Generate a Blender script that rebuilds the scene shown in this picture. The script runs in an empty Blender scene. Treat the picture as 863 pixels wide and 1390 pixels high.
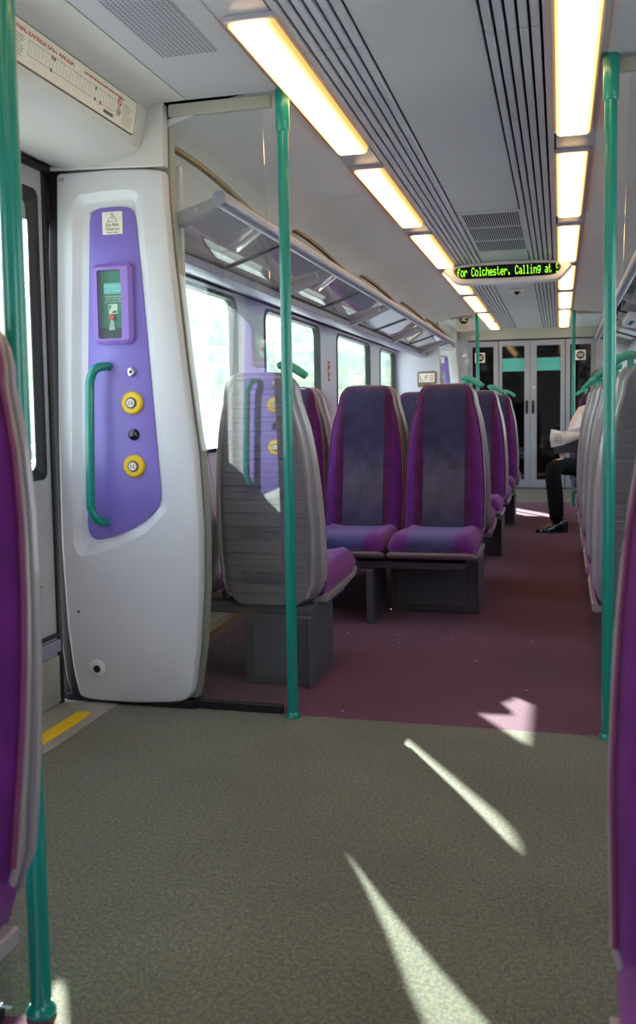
import bpy, bmesh, math, random
from mathutils import Vector, Matrix
R = math.radians
C = bpy.context.scene.collection
random.seed(7)

# ------------------------------------------------------------------ helpers
def tag(o, label=None, cat=None, group=None, kind=None):
    if label: o['label'] = label
    if cat: o['category'] = cat
    if group: o['group'] = group
    if kind: o['kind'] = kind
    return o

def empty(name, loc, label, cat, group=None, rz=0.0, kind=None):
    o = bpy.data.objects.new(name, None); C.objects.link(o)
    o.empty_display_size = .05
    o.location = loc; o.rotation_euler = (0, 0, rz)
    return tag(o, label, cat, group, kind)

def copy_tree(o, parent=None):
    c = o.copy(); C.objects.link(c)
    if parent is not None: c.parent = parent
    for ch in list(o.children): copy_tree(ch, c)
    return c

class MB:
    def __init__(s): s.v = []; s.f = []
    def add(s, vs, fs):
        n = len(s.v); s.v += [tuple(p) for p in vs]; s.f += [tuple(i + n for i in f) for f in fs]; return s
    def box(s, x0, x1, y0, y1, z0, z1):
        return s.add([(x0,y0,z0),(x1,y0,z0),(x1,y1,z0),(x0,y1,z0),(x0,y0,z1),(x1,y0,z1),(x1,y1,z1),(x0,y1,z1)],
                     [(0,3,2,1),(4,5,6,7),(0,1,5,4),(1,2,6,5),(2,3,7,6),(3,0,4,7)])
    def loft(s, loops, cap0=True, cap1=True, closed=True):
        n = len(loops[0]); vs = [p for l in loops for p in l]; fs = []
        m = n if closed else n - 1
        for i in range(len(loops) - 1):
            for j in range(m):
                a = i*n + j; b = i*n + (j+1) % n
                fs.append((a, b, b+n, a+n))
        if closed and cap0: fs.append(tuple(reversed(range(n))))
        if closed and cap1: fs.append(tuple((len(loops)-1)*n + j for j in range(n)))
        return s.add(vs, fs)
    def prism(s, poly, axis, a, b):
        # poly 2-D; axis 'x': (y,z); 'y': (x,z); 'z': (x,y)
        def P(p, t): return (t, p[0], p[1]) if axis == 'x' else (p[0], t, p[1]) if axis == 'y' else (p[0], p[1], t)
        return s.loft([[P(p, a) for p in poly], [P(p, b) for p in poly]])
    def tube(s, pts, r, n=10, cap=True, closed=False):
        pts = [Vector(p) for p in pts]; rs = r if isinstance(r, (list, tuple)) else [r]*len(pts)
        loops = []; up = None
        for i, p in enumerate(pts):
            if closed: t = (pts[(i+1) % len(pts)] - pts[i-1]).normalized()
            else: t = (pts[min(i+1, len(pts)-1)] - pts[max(i-1, 0)]).normalized()
            if up is None:
                up = Vector((0,0,1)) if abs(t.z) < .9 else Vector((0,1,0))
            u = (up - t*up.dot(t)).normalized(); w = t.cross(u); up = u
            loops.append([tuple(p + u*math.cos(2*math.pi*k/n)*rs[i] + w*math.sin(2*math.pi*k/n)*rs[i]) for k in range(n)])
        if closed: loops.append(loops[0])
        return s.loft(loops, cap and not closed, cap and not closed)
    def cyl(s, p, axis, r, h, n=24, r2=None):
        p = Vector(p); a = Vector(axis).normalized()
        return s.tube([p, p + a*h], [r, r if r2 is None else r2], n)
    def build(s, name, mat, parent=None, bevel=0, seg=2, smooth=True, angle=38, mats=None):
        me = bpy.data.meshes.new(name); me.from_pydata(s.v, [], s.f)
        bm = bmesh.new(); bm.from_mesh(me)
        bmesh.ops.remove_doubles(bm, verts=bm.verts, dist=1e-5)
        bmesh.ops.recalc_face_normals(bm, faces=bm.faces); bm.to_mesh(me); bm.free()
        if smooth:
            me.polygons.foreach_set('use_smooth', [True]*len(me.polygons))
            me.set_sharp_from_angle(angle=R(angle))
        me.materials.append(mat)
        o = bpy.data.objects.new(name, me); C.objects.link(o)
        if parent is not None: o.parent = parent
        if bevel:
            b = o.modifiers.new('bevel', 'BEVEL'); b.width = bevel; b.segments = seg
            b.limit_method = 'ANGLE'; b.angle_limit = R(40); b.harden_normals = smooth
        return o

def rrect(x0, x1, z0, z1, r, n=6):
    pts = []
    for cx, cz, a0 in ((x1-r, z1-r, 0), (x0+r, z1-r, 90), (x0+r, z0+r, 180), (x1-r, z0+r, 270)):
        for i in range(n+1):
            a = R(a0 + 90*i/n); pts.append((cx + r*math.cos(a), cz + r*math.sin(a)))
    return pts

def disc(cx, cz, r, n=32): return [(cx + r*math.cos(2*math.pi*i/n), cz + r*math.sin(2*math.pi*i/n)) for i in range(n)]

def smoothpath(pts, n=8):
    pts = [Vector(p) for p in pts]; out = []
    for i in range(len(pts)-1):
        p0 = pts[max(i-1,0)]; p1 = pts[i]; p2 = pts[i+1]; p3 = pts[min(i+2, len(pts)-1)]
        for k in range(n):
            t = k/n
            out.append(.5*((2*p1) + (p2-p0)*t + (2*p0-5*p1+4*p2-p3)*t*t + (3*p1-p0-3*p2+p3)*t**3))
    out.append(pts[-1]); return out

def lerp(tab, z):
    if z <= tab[0][0]: return tab[0][1]
    for (a, va), (b, vb) in zip(tab, tab[1:]):
        if z <= b: return va + (vb-va)*(z-a)/(b-a)
    return tab[-1][1]

# ------------------------------------------------------------------ materials
def srgb(r, g, b):
    f = lambda c: (c/255/12.92) if c/255 <= .04045 else ((c/255+.055)/1.055)**2.4
    return (f(r), f(g), f(b), 1)

def mat(name, col, rough=.5, metal=0.0, spec=.5, bump=0, bscale=200, vary=0, vscale=6, coat=0, sheen=0):
    m = bpy.data.materials.new(name); m.use_nodes = True; nt = m.node_tree; N = nt.nodes; L = nt.links
    p = N['Principled BSDF']; p.inputs['Base Color'].default_value = col
    p.inputs['Roughness'].default_value = rough; p.inputs['Metallic'].default_value = metal
    p.inputs['Specular IOR Level'].default_value = spec; p.inputs['Coat Weight'].default_value = coat
    p.inputs['Sheen Weight'].default_value = sheen
    tc = N.new('ShaderNodeTexCoord')
    if vary:
        nz = N.new('ShaderNodeTexNoise'); nz.inputs['Scale'].default_value = vscale; nz.inputs['Detail'].default_value = 5
        L.new(tc.outputs['Object'], nz.inputs['Vector'])
        mr = N.new('ShaderNodeMapRange'); mr.inputs[1].default_value = .3; mr.inputs[2].default_value = .7
        mr.inputs[3].default_value = 1-vary; mr.inputs[4].default_value = 1+vary
        L.new(nz.outputs['Fac'], mr.inputs[0])
        mx = N.new('ShaderNodeVectorMath'); mx.operation = 'SCALE'; mx.inputs[0].default_value = col[:3]
        L.new(mr.outputs[0], mx.inputs['Scale']); L.new(mx.outputs[0], p.inputs['Base Color'])
    if bump:
        nb = N.new('ShaderNodeTexNoise'); nb.inputs['Scale'].default_value = bscale; nb.inputs['Detail'].default_value = 3
        L.new(tc.outputs['Object'], nb.inputs['Vector'])
        b = N.new('ShaderNodeBump'); b.inputs['Strength'].default_value = bump; b.inputs['Distance'].default_value = .002
        L.new(nb.outputs['Fac'], b.inputs['Height']); L.new(b.outputs[0], p.inputs['Normal'])
    return m

def emis(name, col, s):
    m = bpy.data.materials.new(name); m.use_nodes = True; nt = m.node_tree
    nt.nodes.remove(nt.nodes['Principled BSDF']); e = nt.nodes.new('ShaderNodeEmission')
    e.inputs[0].default_value = col; e.inputs[1].default_value = s
    nt.links.new(e.outputs[0], nt.nodes['Material Output'].inputs[0]); return m

def glassmat(name, tint, ior=1.5, rough=0.0, refl=1.0, film=0.0, filmcol=(.8,.85,.9,1)):
    m = bpy.data.materials.new(name); m.use_nodes = True; nt = m.node_tree; N = nt.nodes; L = nt.links
    N.remove(N['Principled BSDF'])
    t = N.new('ShaderNodeBsdfTransparent'); t.inputs[0].default_value = tint
    g = N.new('ShaderNodeBsdfGlossy'); g.inputs['Roughness'].default_value = rough
    # Schlick reflectance from |N.I|, the same on both faces of the pane
    ge = N.new('ShaderNodeNewGeometry'); dt = N.new('ShaderNodeVectorMath'); dt.operation = 'DOT_PRODUCT'
    L.new(ge.outputs['Normal'], dt.inputs[0]); L.new(ge.outputs['Incoming'], dt.inputs[1])
    aa = N.new('ShaderNodeMath'); aa.operation = 'ABSOLUTE'; L.new(dt.outputs['Value'], aa.inputs[0])
    om = N.new('ShaderNodeMath'); om.operation = 'SUBTRACT'; om.inputs[0].default_value = 1; L.new(aa.outputs[0], om.inputs[1])
    pw = N.new('ShaderNodeMath'); pw.operation = 'POWER'; pw.inputs[1].default_value = 5; L.new(om.outputs[0], pw.inputs[0])
    r0 = ((ior-1)/(ior+1))**2
    mu = N.new('ShaderNodeMath'); mu.operation = 'MULTIPLY_ADD'; mu.inputs[1].default_value = (1-r0)*refl; mu.inputs[2].default_value = r0*refl; mu.use_clamp = True
    L.new(pw.outputs[0], mu.inputs[0])
    mx = N.new('ShaderNodeMixShader'); L.new(mu.outputs[0], mx.inputs[0]); L.new(t.outputs[0], mx.inputs[1]); L.new(g.outputs[0], mx.inputs[2])
    out = mx
    if film:
        d = N.new('ShaderNodeBsdfDiffuse'); d.inputs[0].default_value = filmcol
        m2 = N.new('ShaderNodeMixShader'); m2.inputs[0].default_value = film
        L.new(mx.outputs[0], m2.inputs[1]); L.new(d.outputs[0], m2.inputs[2]); out = m2
    L.new(out.outputs[0], N['Material Output'].inputs[0]); return m

M = {}
M['white'] = mat('white_moulding', srgb(212,211,216), .32, vary=.03, vscale=3, coat=.2)
M['white_cove'] = mat('cream_moulding', srgb(208,203,200), .38, vary=.03, vscale=3, coat=.1)
M['wall'] = mat('wall_panel', srgb(205,203,214), .4, vary=.03, vscale=2)
M['ceiling'] = mat('ceiling_paint', srgb(188,185,194), .42, vary=.03, vscale=2)
M['ceilwhite'] = mat('ceiling_white', srgb(224,219,220), .42, vary=.03, vscale=2)
M['slat'] = mat('ceiling_slat', srgb(182,179,192), .35)
M['dark'] = mat('dark_gap', srgb(20,20,26), .7, vary=.2, vscale=20)
M['rubber'] = mat('black_rubber', srgb(16,16,20), .45, bump=.1)
M['teal'] = mat('teal_paint', srgb(0,132,120), .28, vary=.03, vscale=8, coat=.4)
M['tealpad'] = mat('teal_grip', srgb(70,165,140), .5, bump=.15, vary=.06, vscale=12)
M['lilac'] = mat('lilac_panel', srgb(132,114,200), .38, bump=.05, bscale=500, vary=.03)
M['lilac2'] = mat('lilac_frame', srgb(142,108,196), .3, vary=.03)
M['yellow'] = mat('yellow_plastic', srgb(238,196,0), .4, vary=.05, vscale=30)
M['chrome'] = mat('brushed_metal', srgb(190,190,195), .28, metal=1, vary=.08, vscale=30)
M['alu'] = mat('anodised_aluminium', srgb(158,155,178), .38, metal=.45, vary=.06, vscale=8)
M['bronze'] = mat('bronze_strap', srgb(128,112,92), .35, metal=.7, vary=.08)
M['frame'] = mat('beige_frame', srgb(176,172,160), .4, vary=.04)
M['beige'] = mat('door_paint', srgb(178,176,176), .4, vary=.04)
M['shell'] = mat('seat_shell_plastic', srgb(128,122,132), .36, bump=.12, bscale=700, vary=.05, coat=.1)
M['rim'] = mat('seat_rim_plastic', srgb(158,148,152), .27, vary=.04, coat=.3)
M['base'] = mat('seat_base_metal', srgb(84,82,92), .5, bump=.1, bscale=400, vary=.08)
M['sill'] = mat('sill_metal', srgb(176,170,158), .4, metal=.4, vary=.1, vscale=20)
M['door'] = mat('end_door_paint', srgb(158,160,170), .35, vary=.03)
M['blackglass'] = mat('dark_glass', srgb(6,7,9), .04, vary=.1)
M['tealband'] = mat('teal_film', srgb(90,190,185), .35, vary=.03)
M['paper'] = mat('notice_paper', srgb(236,226,212), .6, vary=.03, vscale=40)
M['ink'] = mat('black_ink', srgb(18,18,22), .6, vary=.1)
M['greyink'] = mat('grey_ink', srgb(120,104,96), .6, vary=.1)
M['redink'] = mat('red_ink', srgb(200,60,50), .6, vary=.1)
M['greenink'] = mat('green_card', srgb(0,112,72), .5, vary=.06)
M['redplastic'] = mat('red_plastic', srgb(215,30,25), .35, vary=.06)
M['suit'] = mat('dark_suit_cloth', srgb(14,14,20), .85, spec=.2, bump=.3, bscale=300, vary=.15)
M['skin'] = mat('skin', srgb(205,150,125), .5, vary=.05)
M['shirt'] = mat('pale_blue_shirt', srgb(170,195,240), .7, vary=.04)
M['pinkshirt'] = mat('white_shirt_cloth', srgb(226,208,206), .75, bump=.3, bscale=60, vary=.04)
M['leather'] = mat('black_leather', srgb(14,13,14), .18, vary=.2, coat=.4)
M['hair'] = mat('dark_hair', srgb(40,28,22), .6, bump=.4)
M['news'] = mat('newsprint', srgb(232,222,212), .7, vary=.06, vscale=40)
M['newsdark'] = mat('newsprint_picture', srgb(52,50,62), .6, vary=.3, vscale=30)
M['glass'] = glassmat('screen_glass', (.95,.975,.97,1), 1.5, refl=1.5)
M['winglass'] = glassmat('window_glass', (.86,.93,.93,1), 1.5, film=.02)
M['shelfglass'] = glassmat('shelf_glass', (.80,.82,.86,1), 1.6, refl=1.6, film=.10, filmcol=(.7,.7,.75,1))
M['clearcover'] = glassmat('cover_glass', (.9,.97,.95,1), 1.45, refl=.5)
M['piping'] = mat('magenta_piping', srgb(110,40,88), .6, bump=.2)

def fabric_mat(cushion=False):
    m = bpy.data.materials.new('seat_moquette' + ('_cushion' if cushion else '')); m.use_nodes = True
    nt = m.node_tree; N = nt.nodes; L = nt.links; p = N['Principled BSDF']
    p.inputs['Roughness'].default_value = .85; p.inputs['Sheen Weight'].default_value = .35
    p.inputs['Sheen Tint'].default_value = (.8,.5,.9,1); p.inputs['Specular IOR Level'].default_value = .2
    tc = N.new('ShaderNodeTexCoord'); sx = N.new('ShaderNodeSeparateXYZ'); L.new(tc.outputs['Object'], sx.inputs[0])
    ab = N.new('ShaderNodeMath'); ab.operation = 'ABSOLUTE'; L.new(sx.outputs[0], ab.inputs[0])
    ramp = N.new('ShaderNodeValToRGB'); cr = ramp.color_ramp; cr.interpolation = 'EASE'
    mr = N.new('ShaderNodeMapRange'); mr.inputs[1].default_value = 0; mr.inputs[2].default_value = .25
    L.new(ab.outputs[0], mr.inputs[0]); L.new(mr.outputs[0], ramp.inputs[0])
    # centre slate panel, deep plum seam, purple bolster
    cols = [(0, srgb(50,50,76)), (.44, srgb(48,46,76)), (.47, srgb(66,16,62)), (.60, srgb(80,20,72)), (.66, srgb(90,22,108)), (1, srgb(98,28,114))]
    if cushion: cols = [(0, srgb(62,62,104)), (.44, srgb(62,58,104)), (.5, srgb(88,32,102)), (.6, srgb(94,34,110)), (.66, srgb(94,34,110)), (1, srgb(104,36,112))]
    while len(cr.elements) < len(cols): cr.elements.new(.5)
    for e, (pos, c) in zip(cr.elements, cols): e.position = pos; e.color = c
    # paler grey field at mid height of the back; moquette motif of red flecks
    nz = N.new('ShaderNodeTexNoise'); nz.inputs['Scale'].default_value = 14; nz.inputs['Detail'].default_value = 6
    L.new(tc.outputs['Object'], nz.inputs['Vector'])
    vo = N.new('ShaderNodeTexVoronoi'); vo.inputs['Scale'].default_value = 55; L.new(tc.outputs['Object'], vo.inputs['Vector'])
    lt = N.new('ShaderNodeMath'); lt.operation = 'LESS_THAN'; lt.inputs[1].default_value = .13; L.new(vo.outputs['Distance'], lt.inputs[0])
    mid = N.new('ShaderNodeMix'); mid.data_type = 'RGBA'; mid.inputs[7].default_value = srgb(92,84,98)
    zr = N.new('ShaderNodeValToRGB'); zc = zr.color_ramp
    for k, (pos, v) in enumerate([(0,0),(.40,0),(.60,.75),(.72,.6),(.88,0),(1,0)]):
        e = zc.elements[k] if k < 2 else zc.elements.new(pos)
        e.position = pos; e.color = (v,v,v,1)
    L.new(sx.outputs[2], zr.inputs[0])
    inc = N.new('ShaderNodeMath'); inc.operation = 'LESS_THAN'; inc.inputs[1].default_value = .112; L.new(ab.outputs[0], inc.inputs[0])
    mm = N.new('ShaderNodeMath'); mm.operation = 'MULTIPLY'; L.new(zr.outputs[0], mm.inputs[0]); L.new(inc.outputs[0], mm.inputs[1])
    if cushion: mm.inputs[1].default_value = 0; L.remove(mm.inputs[1].links[0])
    L.new(mm.outputs[0], mid.inputs[0]); L.new(ramp.outputs[0], mid.inputs[6])
    fl = N.new('ShaderNodeMix'); fl.data_type = 'RGBA'; fl.inputs[7].default_value = srgb(104,36,64)
    fm = N.new('ShaderNodeMath'); fm.operation = 'MULTIPLY'; fm.inputs[1].default_value = .55; L.new(lt.outputs[0], fm.inputs[0])
    L.new(fm.outputs[0], fl.inputs[0]); L.new(mid.outputs[2], fl.inputs[6])
    sc = N.new('ShaderNodeMapRange'); sc.inputs[1].default_value = .3; sc.inputs[2].default_value = .7; sc.inputs[3].default_value = .72; sc.inputs[4].default_value = 1.25
    L.new(nz.outputs['Fac'], sc.inputs[0])
    vm = N.new('ShaderNodeVectorMath'); vm.operation = 'SCALE'; L.new(fl.outputs[2], vm.inputs[0]); L.new(sc.outputs[0], vm.inputs['Scale'])
    L.new(vm.outputs[0], p.inputs['Base Color'])
    nb = N.new('ShaderNodeTexNoise'); nb.inputs['Scale'].default_value = 500; L.new(tc.outputs['Object'], nb.inputs['Vector'])
    b = N.new('ShaderNodeBump'); b.inputs['Strength'].default_value = .35; b.inputs['Distance'].default_value = .002
    L.new(nb.outputs['Fac'], b.inputs['Height']); L.new(b.outputs[0], p.inputs['Normal'])
    return m
M['fabric'] = fabric_mat(); M['fabric2'] = fabric_mat(True)

def carpet(name, base, specks, sp_scale, thr):
    m = bpy.data.materials.new(name); m.use_nodes = True; nt = m.node_tree; N = nt.nodes; L = nt.links; p = N['Principled BSDF']
    p.inputs['Roughness'].default_value = .9; p.inputs['Specular IOR Level'].default_value = .25; p.inputs['Sheen Weight'].default_value = .15
    tc = N.new('ShaderNodeTexCoord')
    n1 = N.new('ShaderNodeTexNoise'); n1.inputs['Scale'].default_value = 170; n1.inputs['Detail'].default_value = 4; L.new(tc.outputs['Object'], n1.inputs['Vector'])
    n2 = N.new('ShaderNodeTexNoise'); n2.inputs['Scale'].default_value = 2.2; n2.inputs['Detail'].default_value = 6; L.new(tc.outputs['Object'], n2.inputs['Vector'])
    a = N.new('ShaderNodeMapRange'); a.inputs[1].default_value = .3; a.inputs[2].default_value = .7; a.inputs[3].default_value = .65; a.inputs[4].default_value = 1.35; L.new(n1.outputs['Fac'], a.inputs[0])
    c = N.new('ShaderNodeMapRange'); c.inputs[1].default_value = .3; c.inputs[2].default_value = .7; c.inputs[3].default_value = .85; c.inputs[4].default_value = 1.15; L.new(n2.outputs['Fac'], c.inputs[0])
    mu = N.new('ShaderNodeMath'); mu.operation = 'MULTIPLY'; L.new(a.outputs[0], mu.inputs[0]); L.new(c.outputs[0], mu.inputs[1])
    vo = N.new('ShaderNodeTexVoronoi'); vo.inputs['Scale'].default_value = sp_scale; vo.inputs['Randomness'].default_value = .35; L.new(tc.outputs['Object'], vo.inputs['Vector'])
    lt = N.new('ShaderNodeMath'); lt.operation = 'LESS_THAN'; lt.inputs[1].default_value = thr; L.new(vo.outputs['Distance'], lt.inputs[0])
    n3 = N.new('ShaderNodeTexNoise'); n3.inputs['Scale'].default_value = 100; L.new(tc.outputs['Object'], n3.inputs['Vector'])
    r2 = N.new('ShaderNodeValToRGB'); r2.color_ramp.elements[0].position = .4; r2.color_ramp.elements[1].position = .6
    r2.color_ramp.elements[0].color = base[0]; r2.color_ramp.elements[1].color = base[1]; L.new(n3.outputs['Fac'], r2.inputs[0])
    mx = N.new('ShaderNodeMix'); mx.data_type = 'RGBA'; mx.inputs[7].default_value = specks; L.new(lt.outputs[0], mx.inputs[0]); L.new(r2.outputs[0], mx.inputs[6])
    vm = N.new('ShaderNodeVectorMath'); vm.operation = 'SCALE'; L.new(mx.outputs[2], vm.inputs[0]); L.new(mu.outputs[0], vm.inputs['Scale'])
    L.new(vm.outputs[0], p.inputs['Base Color'])
    b = N.new('ShaderNodeBump'); b.inputs['Strength'].default_value = .5; b.inputs['Distance'].default_value = .003; L.new(n1.outputs['Fac'], b.inputs['Height']); L.new(b.outputs[0], p.inputs['Normal'])
    return m
M['carpet'] = carpet('purple_carpet', (srgb(78,32,57), srgb(97,44,72)), srgb(190,150,170), 8, .045)
M['lino'] = carpet('speckled_green_floor', (srgb(90,89,74), srgb(113,106,86)), srgb(70,86,90), 120, .25)

# ------------------------------------------------------------------ camera (level 1.05 m above the floor)
ay = Vector((0.25088442, -0.07179037, 0.96535131)); ax = Vector((0.96789038, 0.00247145, -0.2513605)); az = Vector((-0.01565944, -0.99741668, -0.07010525))
# camera axes in world: right, up, back
rt = Vector((ax.x, ay.x, az.x)); dn = Vector((ax.y, ay.y, az.y)); fw = Vector((ax.z, ay.z, az.z))
cam = bpy.data.cameras.new('camera'); co = bpy.data.objects.new('camera', cam); C.objects.link(co)
mw = Matrix.Identity(4)
for i in range(3):
    mw[i][0] = rt[i]; mw[i][1] = -dn[i]; mw[i][2] = -fw[i]
mw[0][3], mw[1][3], mw[2][3] = 0, 0, 1.05
co.matrix_world = mw
cam.sensor_fit = 'HORIZONTAL'; cam.sensor_width = 36; cam.lens = 1264/863*36
cam.shift_y = -45/863*1390/1390; cam.clip_start = .02; cam.clip_end = 500
cam.dof.use_dof = True; cam.dof.focus_distance = 3.9; cam.dof.aperture_fstop = 4.5
# sensor_width 36 mm stands for 863 px; the real negative is 24 mm across, so scale the f-number with it
cam.dof.aperture_fstop = 52.7/7.0
bpy.context.scene.camera = co

CX = -0.385                    # car centre line
def mx(x): return 2*CX - x
YN, YF, YN2, YF2 = 1.40, 3.04, 10.6, 12.5   # screens of the two vestibules
YEND = 12.65; YBACK = -1.6

# ------------------------------------------------------------------ floors
def S(o): o['kind'] = 'structure'; return o
S(MB().box(mx(-1.56), -1.56, YN-.02, YF+.02, -.03, 0).build('floor', M['lino']))
S(MB().box(mx(-1.80), -1.80, YF+.02, YN2+.25, -.03, 0).build('floor_saloon', M['carpet']))
S(MB().box(mx(-1.80), -1.80, YBACK, YN-.02, -.03, 0).build('floor_rear', M['carpet']))
S(MB().box(mx(-1.56), -1.56, YN2+.25, YEND, -.03, 0).build('floor_end', M['lino']))
for sgn in (0, 1):
    for (a, b) in ((YN-.02, YF+.02), (YN2+.25, YEND)):
        f = (lambda x: x) if sgn == 0 else mx
        xs = sorted((f(-1.80), f(-1.56)))
        S(MB().box(xs[0], xs[1], a, b, -.03, .004).build('trim_1', M['sill'], bevel=.002))
        xs = sorted((f(-1.655), f(-1.600)))
        S(MB().box(xs[0], xs[1], a+.12, b-.14, .0, .009).build('trim_2', M['yellow'], bevel=.002))
# black strip along the wall foot in the saloon, pale cable trunking on it
for f in (lambda x: x, mx):
    xs = sorted((f(-1.78), f(-1.70)))
    S(MB().box(xs[0], xs[1], YF+.12, YN2, 0, .16).build('baseboard_left' if f(0) == 0 else 'baseboard_right', M['alu'], bevel=.01))
    xs = sorted((f(-1.70), f(-1.63)))
    S(MB().box(xs[0], xs[1], YF+.12, YN2, 0, .05).build('trim_3', M['sill'], bevel=.01))

# ------------------------------------------------------------------ side walls with window openings
WINS = [(-1.0, .55, .85, 1.72), (3.58, 5.12, .85, 1.72), (5.62, 7.04, .85, 1.72), (7.58, 9.01, .85, 1.72), (9.50, 10.45, .85, 1.72)]
def wall_with_holes(name, x, outer, holes, m, th=.05, sgn=-1):
    bm = bmesh.new(); allv = []
    for loop in [outer] + holes:
        vs = [bm.verts.new((x, p[0], p[1])) for p in loop]
        for i in range(len(vs)): bm.edges.new((vs[i], vs[(i+1) % len(vs)]))
    bmesh.ops.triangle_fill(bm, use_beauty=True, use_dissolve=False, edges=bm.edges[:])
    ret = bmesh.ops.extrude_face_region(bm, geom=bm.faces[:])
    for g in ret['geom']:
        if isinstance(g, bmesh.types.BMVert): g.co.x += sgn*th
    bmesh.ops.recalc_face_normals(bm, faces=bm.faces)
    me = bpy.data.meshes.new(name); bm.to_mesh(me); bm.free(); me.materials.append(m)
    o = bpy.data.objects.new(name, me); C.objects.link(o); return S(o)
for side in (0, 1):
    X = -1.80 if side == 0 else mx(-1.80); sg = -1 if side == 0 else 1; nm = 'wall_left' if side == 0 else 'wall_right'
    for (a, b) in ((YBACK, YN-.02), (YF+.02, YN2+.02)):
        hs = [rrect(w[0], w[1], w[2], w[3], .09, 6) for w in WINS if w[0] > a and w[1] < b]
        wall_with_holes(nm, X, [(a, -.03), (b, -.03), (b, 1.76), (a, 1.76)], hs, M['wall'], .05, sg)
    for k, w in enumerate(WINS):
        e = empty('window_%d' % (k+1 + side*5), (X, (w[0]+w[1])/2, w[2]), None, None, kind='structure')
        del_keys = [q for q in ('label', 'category') if q in e]
        yc = (w[0]+w[1])/2
        outer = rrect(w[0]-yc, w[1]-yc, 0, w[3]-w[2], .09, 6); inner = rrect(w[0]-yc+.022, w[1]-yc-.022, .022, w[3]-w[2]-.022, .075, 6)
        b = MB(); sg2 = sg
        b.loft([[(-sg*.004, p[0], p[1]) for p in outer], [(-sg*.008, p[0], p[1]) for p in inner], [(sg*.045, p[0], p[1]) for p in inner], [(sg*.05, p[0], p[1]) for p in outer]], False, False)
        b.build('gasket', M['rubber'], e)
        MB().prism([(p[0], p[1]) for p in inner], 'x', sg*.028, sg*.034).build('pane', M['winglass'], e, smooth=False)

# valance between window heads and luggage rack, ceiling shell of the saloons
def extr(name, prof, y0, y1, m, th=.02):
    # open profile (x,z) extruded along y with thickness towards outside
    n = len(prof); out = []
    for i, p in enumerate(prof):
        a = Vector(prof[max(i-1,0)]); b = Vector(prof[min(i+1,n-1)]); t = (b-a).normalized(); out.append((p[0]-t.y*th, p[1]+t.x*th))
    poly = list(prof) + list(reversed(out))
    b = MB(); b.prism(poly, 'y', y0, y1); o = b.build(name, m, angle=30); return S(o)
val = [(-1.80,1.75),(-1.76,1.745),(-1.66,1.715),(-1.52,1.675),(-1.46,1.655)]
ceil = [(-1.50,1.70),(-1.515,1.80),(-1.49,1.90),(-1.42,1.985),(-1.32,2.05),(-1.18,2.09),(-1.03,2.112),(-.905,2.12)]
def mirror(p): return [(mx(a), b) for a, b in reversed(p)]
for (a, b) in ((YBACK, YN), (YF, YN2)):
    a0_, b0_ = a, b; a = a + (.03 if a > 0 else 0); b = b - .03
    for p, nmv in ((val, 'trim_4'), (mirror(val), 'trim_5')):
        extr(nmv, [(q[0], q[1]) for q in (p if nmv == 'trim_4' else p)], a+.03, b-.03, M['wall'], .02)
    n = max(1, round((b-a)/1.6)); L_ = (b-a)/n
    for p in (ceil, mirror(ceil)):
        for i in range(n):
            extr('ceiling_side', p, a+i*L_+.0015, a+(i+1)*L_-.0015, M['ceilwhite'], .02)

# vestibule ceiling and door header
head = [(-1.76,1.945),(-1.70,1.925),(-1.60,1.925),(-1.50,1.935),(-1.445,1.95),(-1.408,1.972),(-1.398,1.99),(-1.378,2.098),(-1.360,2.112),(-1.31,2.120),(-1.236,2.121)]
for (a, b) in ((YN, YF), (YN2, YEND)):
    extr('ceiling_header', head, a, b, M['white_cove'], .02); extr('ceiling_header', mirror(head), a, b, M['white_cove'], .02)
    for s in (0, 1):
        f = (lambda x: x) if s == 0 else mx
        xs = sorted((f(-1.232), f(-.905)))
        S(MB().box(xs[0], xs[1], a, b, 2.120, 2.14).build('ceiling_flat', M['ceiling'], bevel=.002))
# centre ceiling: flat panel, slatted bands, lamp rows backing
S(MB().box(-.552, mx(-.552), YBACK, YEND, 2.128, 2.15).build('ceiling', M['ceiling']))
S(MB().box(-.93, mx(-.93), YBACK, YEND, 2.155, 2.17).build('ceiling_backing', M['dark']))
for s in (0, 1):
    f = (lambda x: x) if s == 0 else mx
    ys = [YBACK, 1.0, 2.75, 4.45, 6.4, 8.0, 9.6, 11.2, YEND]
    b = MB()
    for ya, yb in zip(ys, ys[1:]):
        for k in range(6):
            xa = -.745 + k*.032; w = .0245
            xs = sorted((f(xa), f(xa+w)))
            b.prism([(xs[0]+.003, 2.118), (xs[1]-.003, 2.118), (xs[1], 2.124), (xs[1], 2.145), (xs[0], 2.145), (xs[0], 2.124)], 'y', ya+.003, yb-.003)
    S(b.build('ceiling_slats', M['slat']))
    xs = sorted((f(-.905), f(-.752)))
    S(MB().box(xs[0], xs[1], YBACK, YEND, 2.124, 2.15).build('ceiling_lamp_bed', M['slat']))

# ------------------------------------------------------------------ ceiling lights
lampm = bpy.data.materials.new('warm_diffuser'); lampm.use_nodes = True
nt = lampm.node_tree; N = nt.nodes; L = nt.links; N.remove(N['Principled BSDF'])
em = N.new('ShaderNodeEmission'); tc = N.new('ShaderNodeTexCoord'); sx = N.new('ShaderNodeSeparateXYZ'); L.new(tc.outputs['Object'], sx.inputs[0])
ab = N.new('ShaderNodeMath'); ab.operation = 'ABSOLUTE'; L.new(sx.outputs[0], ab.inputs[0])
rp = N.new('ShaderNodeValToRGB'); mr = N.new('ShaderNodeMapRange'); mr.inputs[2].default_value = .063; L.new(ab.outputs[0], mr.inputs[0]); L.new(mr.outputs[0], rp.inputs[0])
rp.color_ramp.elements[0].color = (1.0,.62,.27,1); rp.color_ramp.elements[0].position = .42
rp.color_ramp.elements[1].color = (.16,.075,.018,1); rp.color_ramp.elements[1].position = 1
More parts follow.
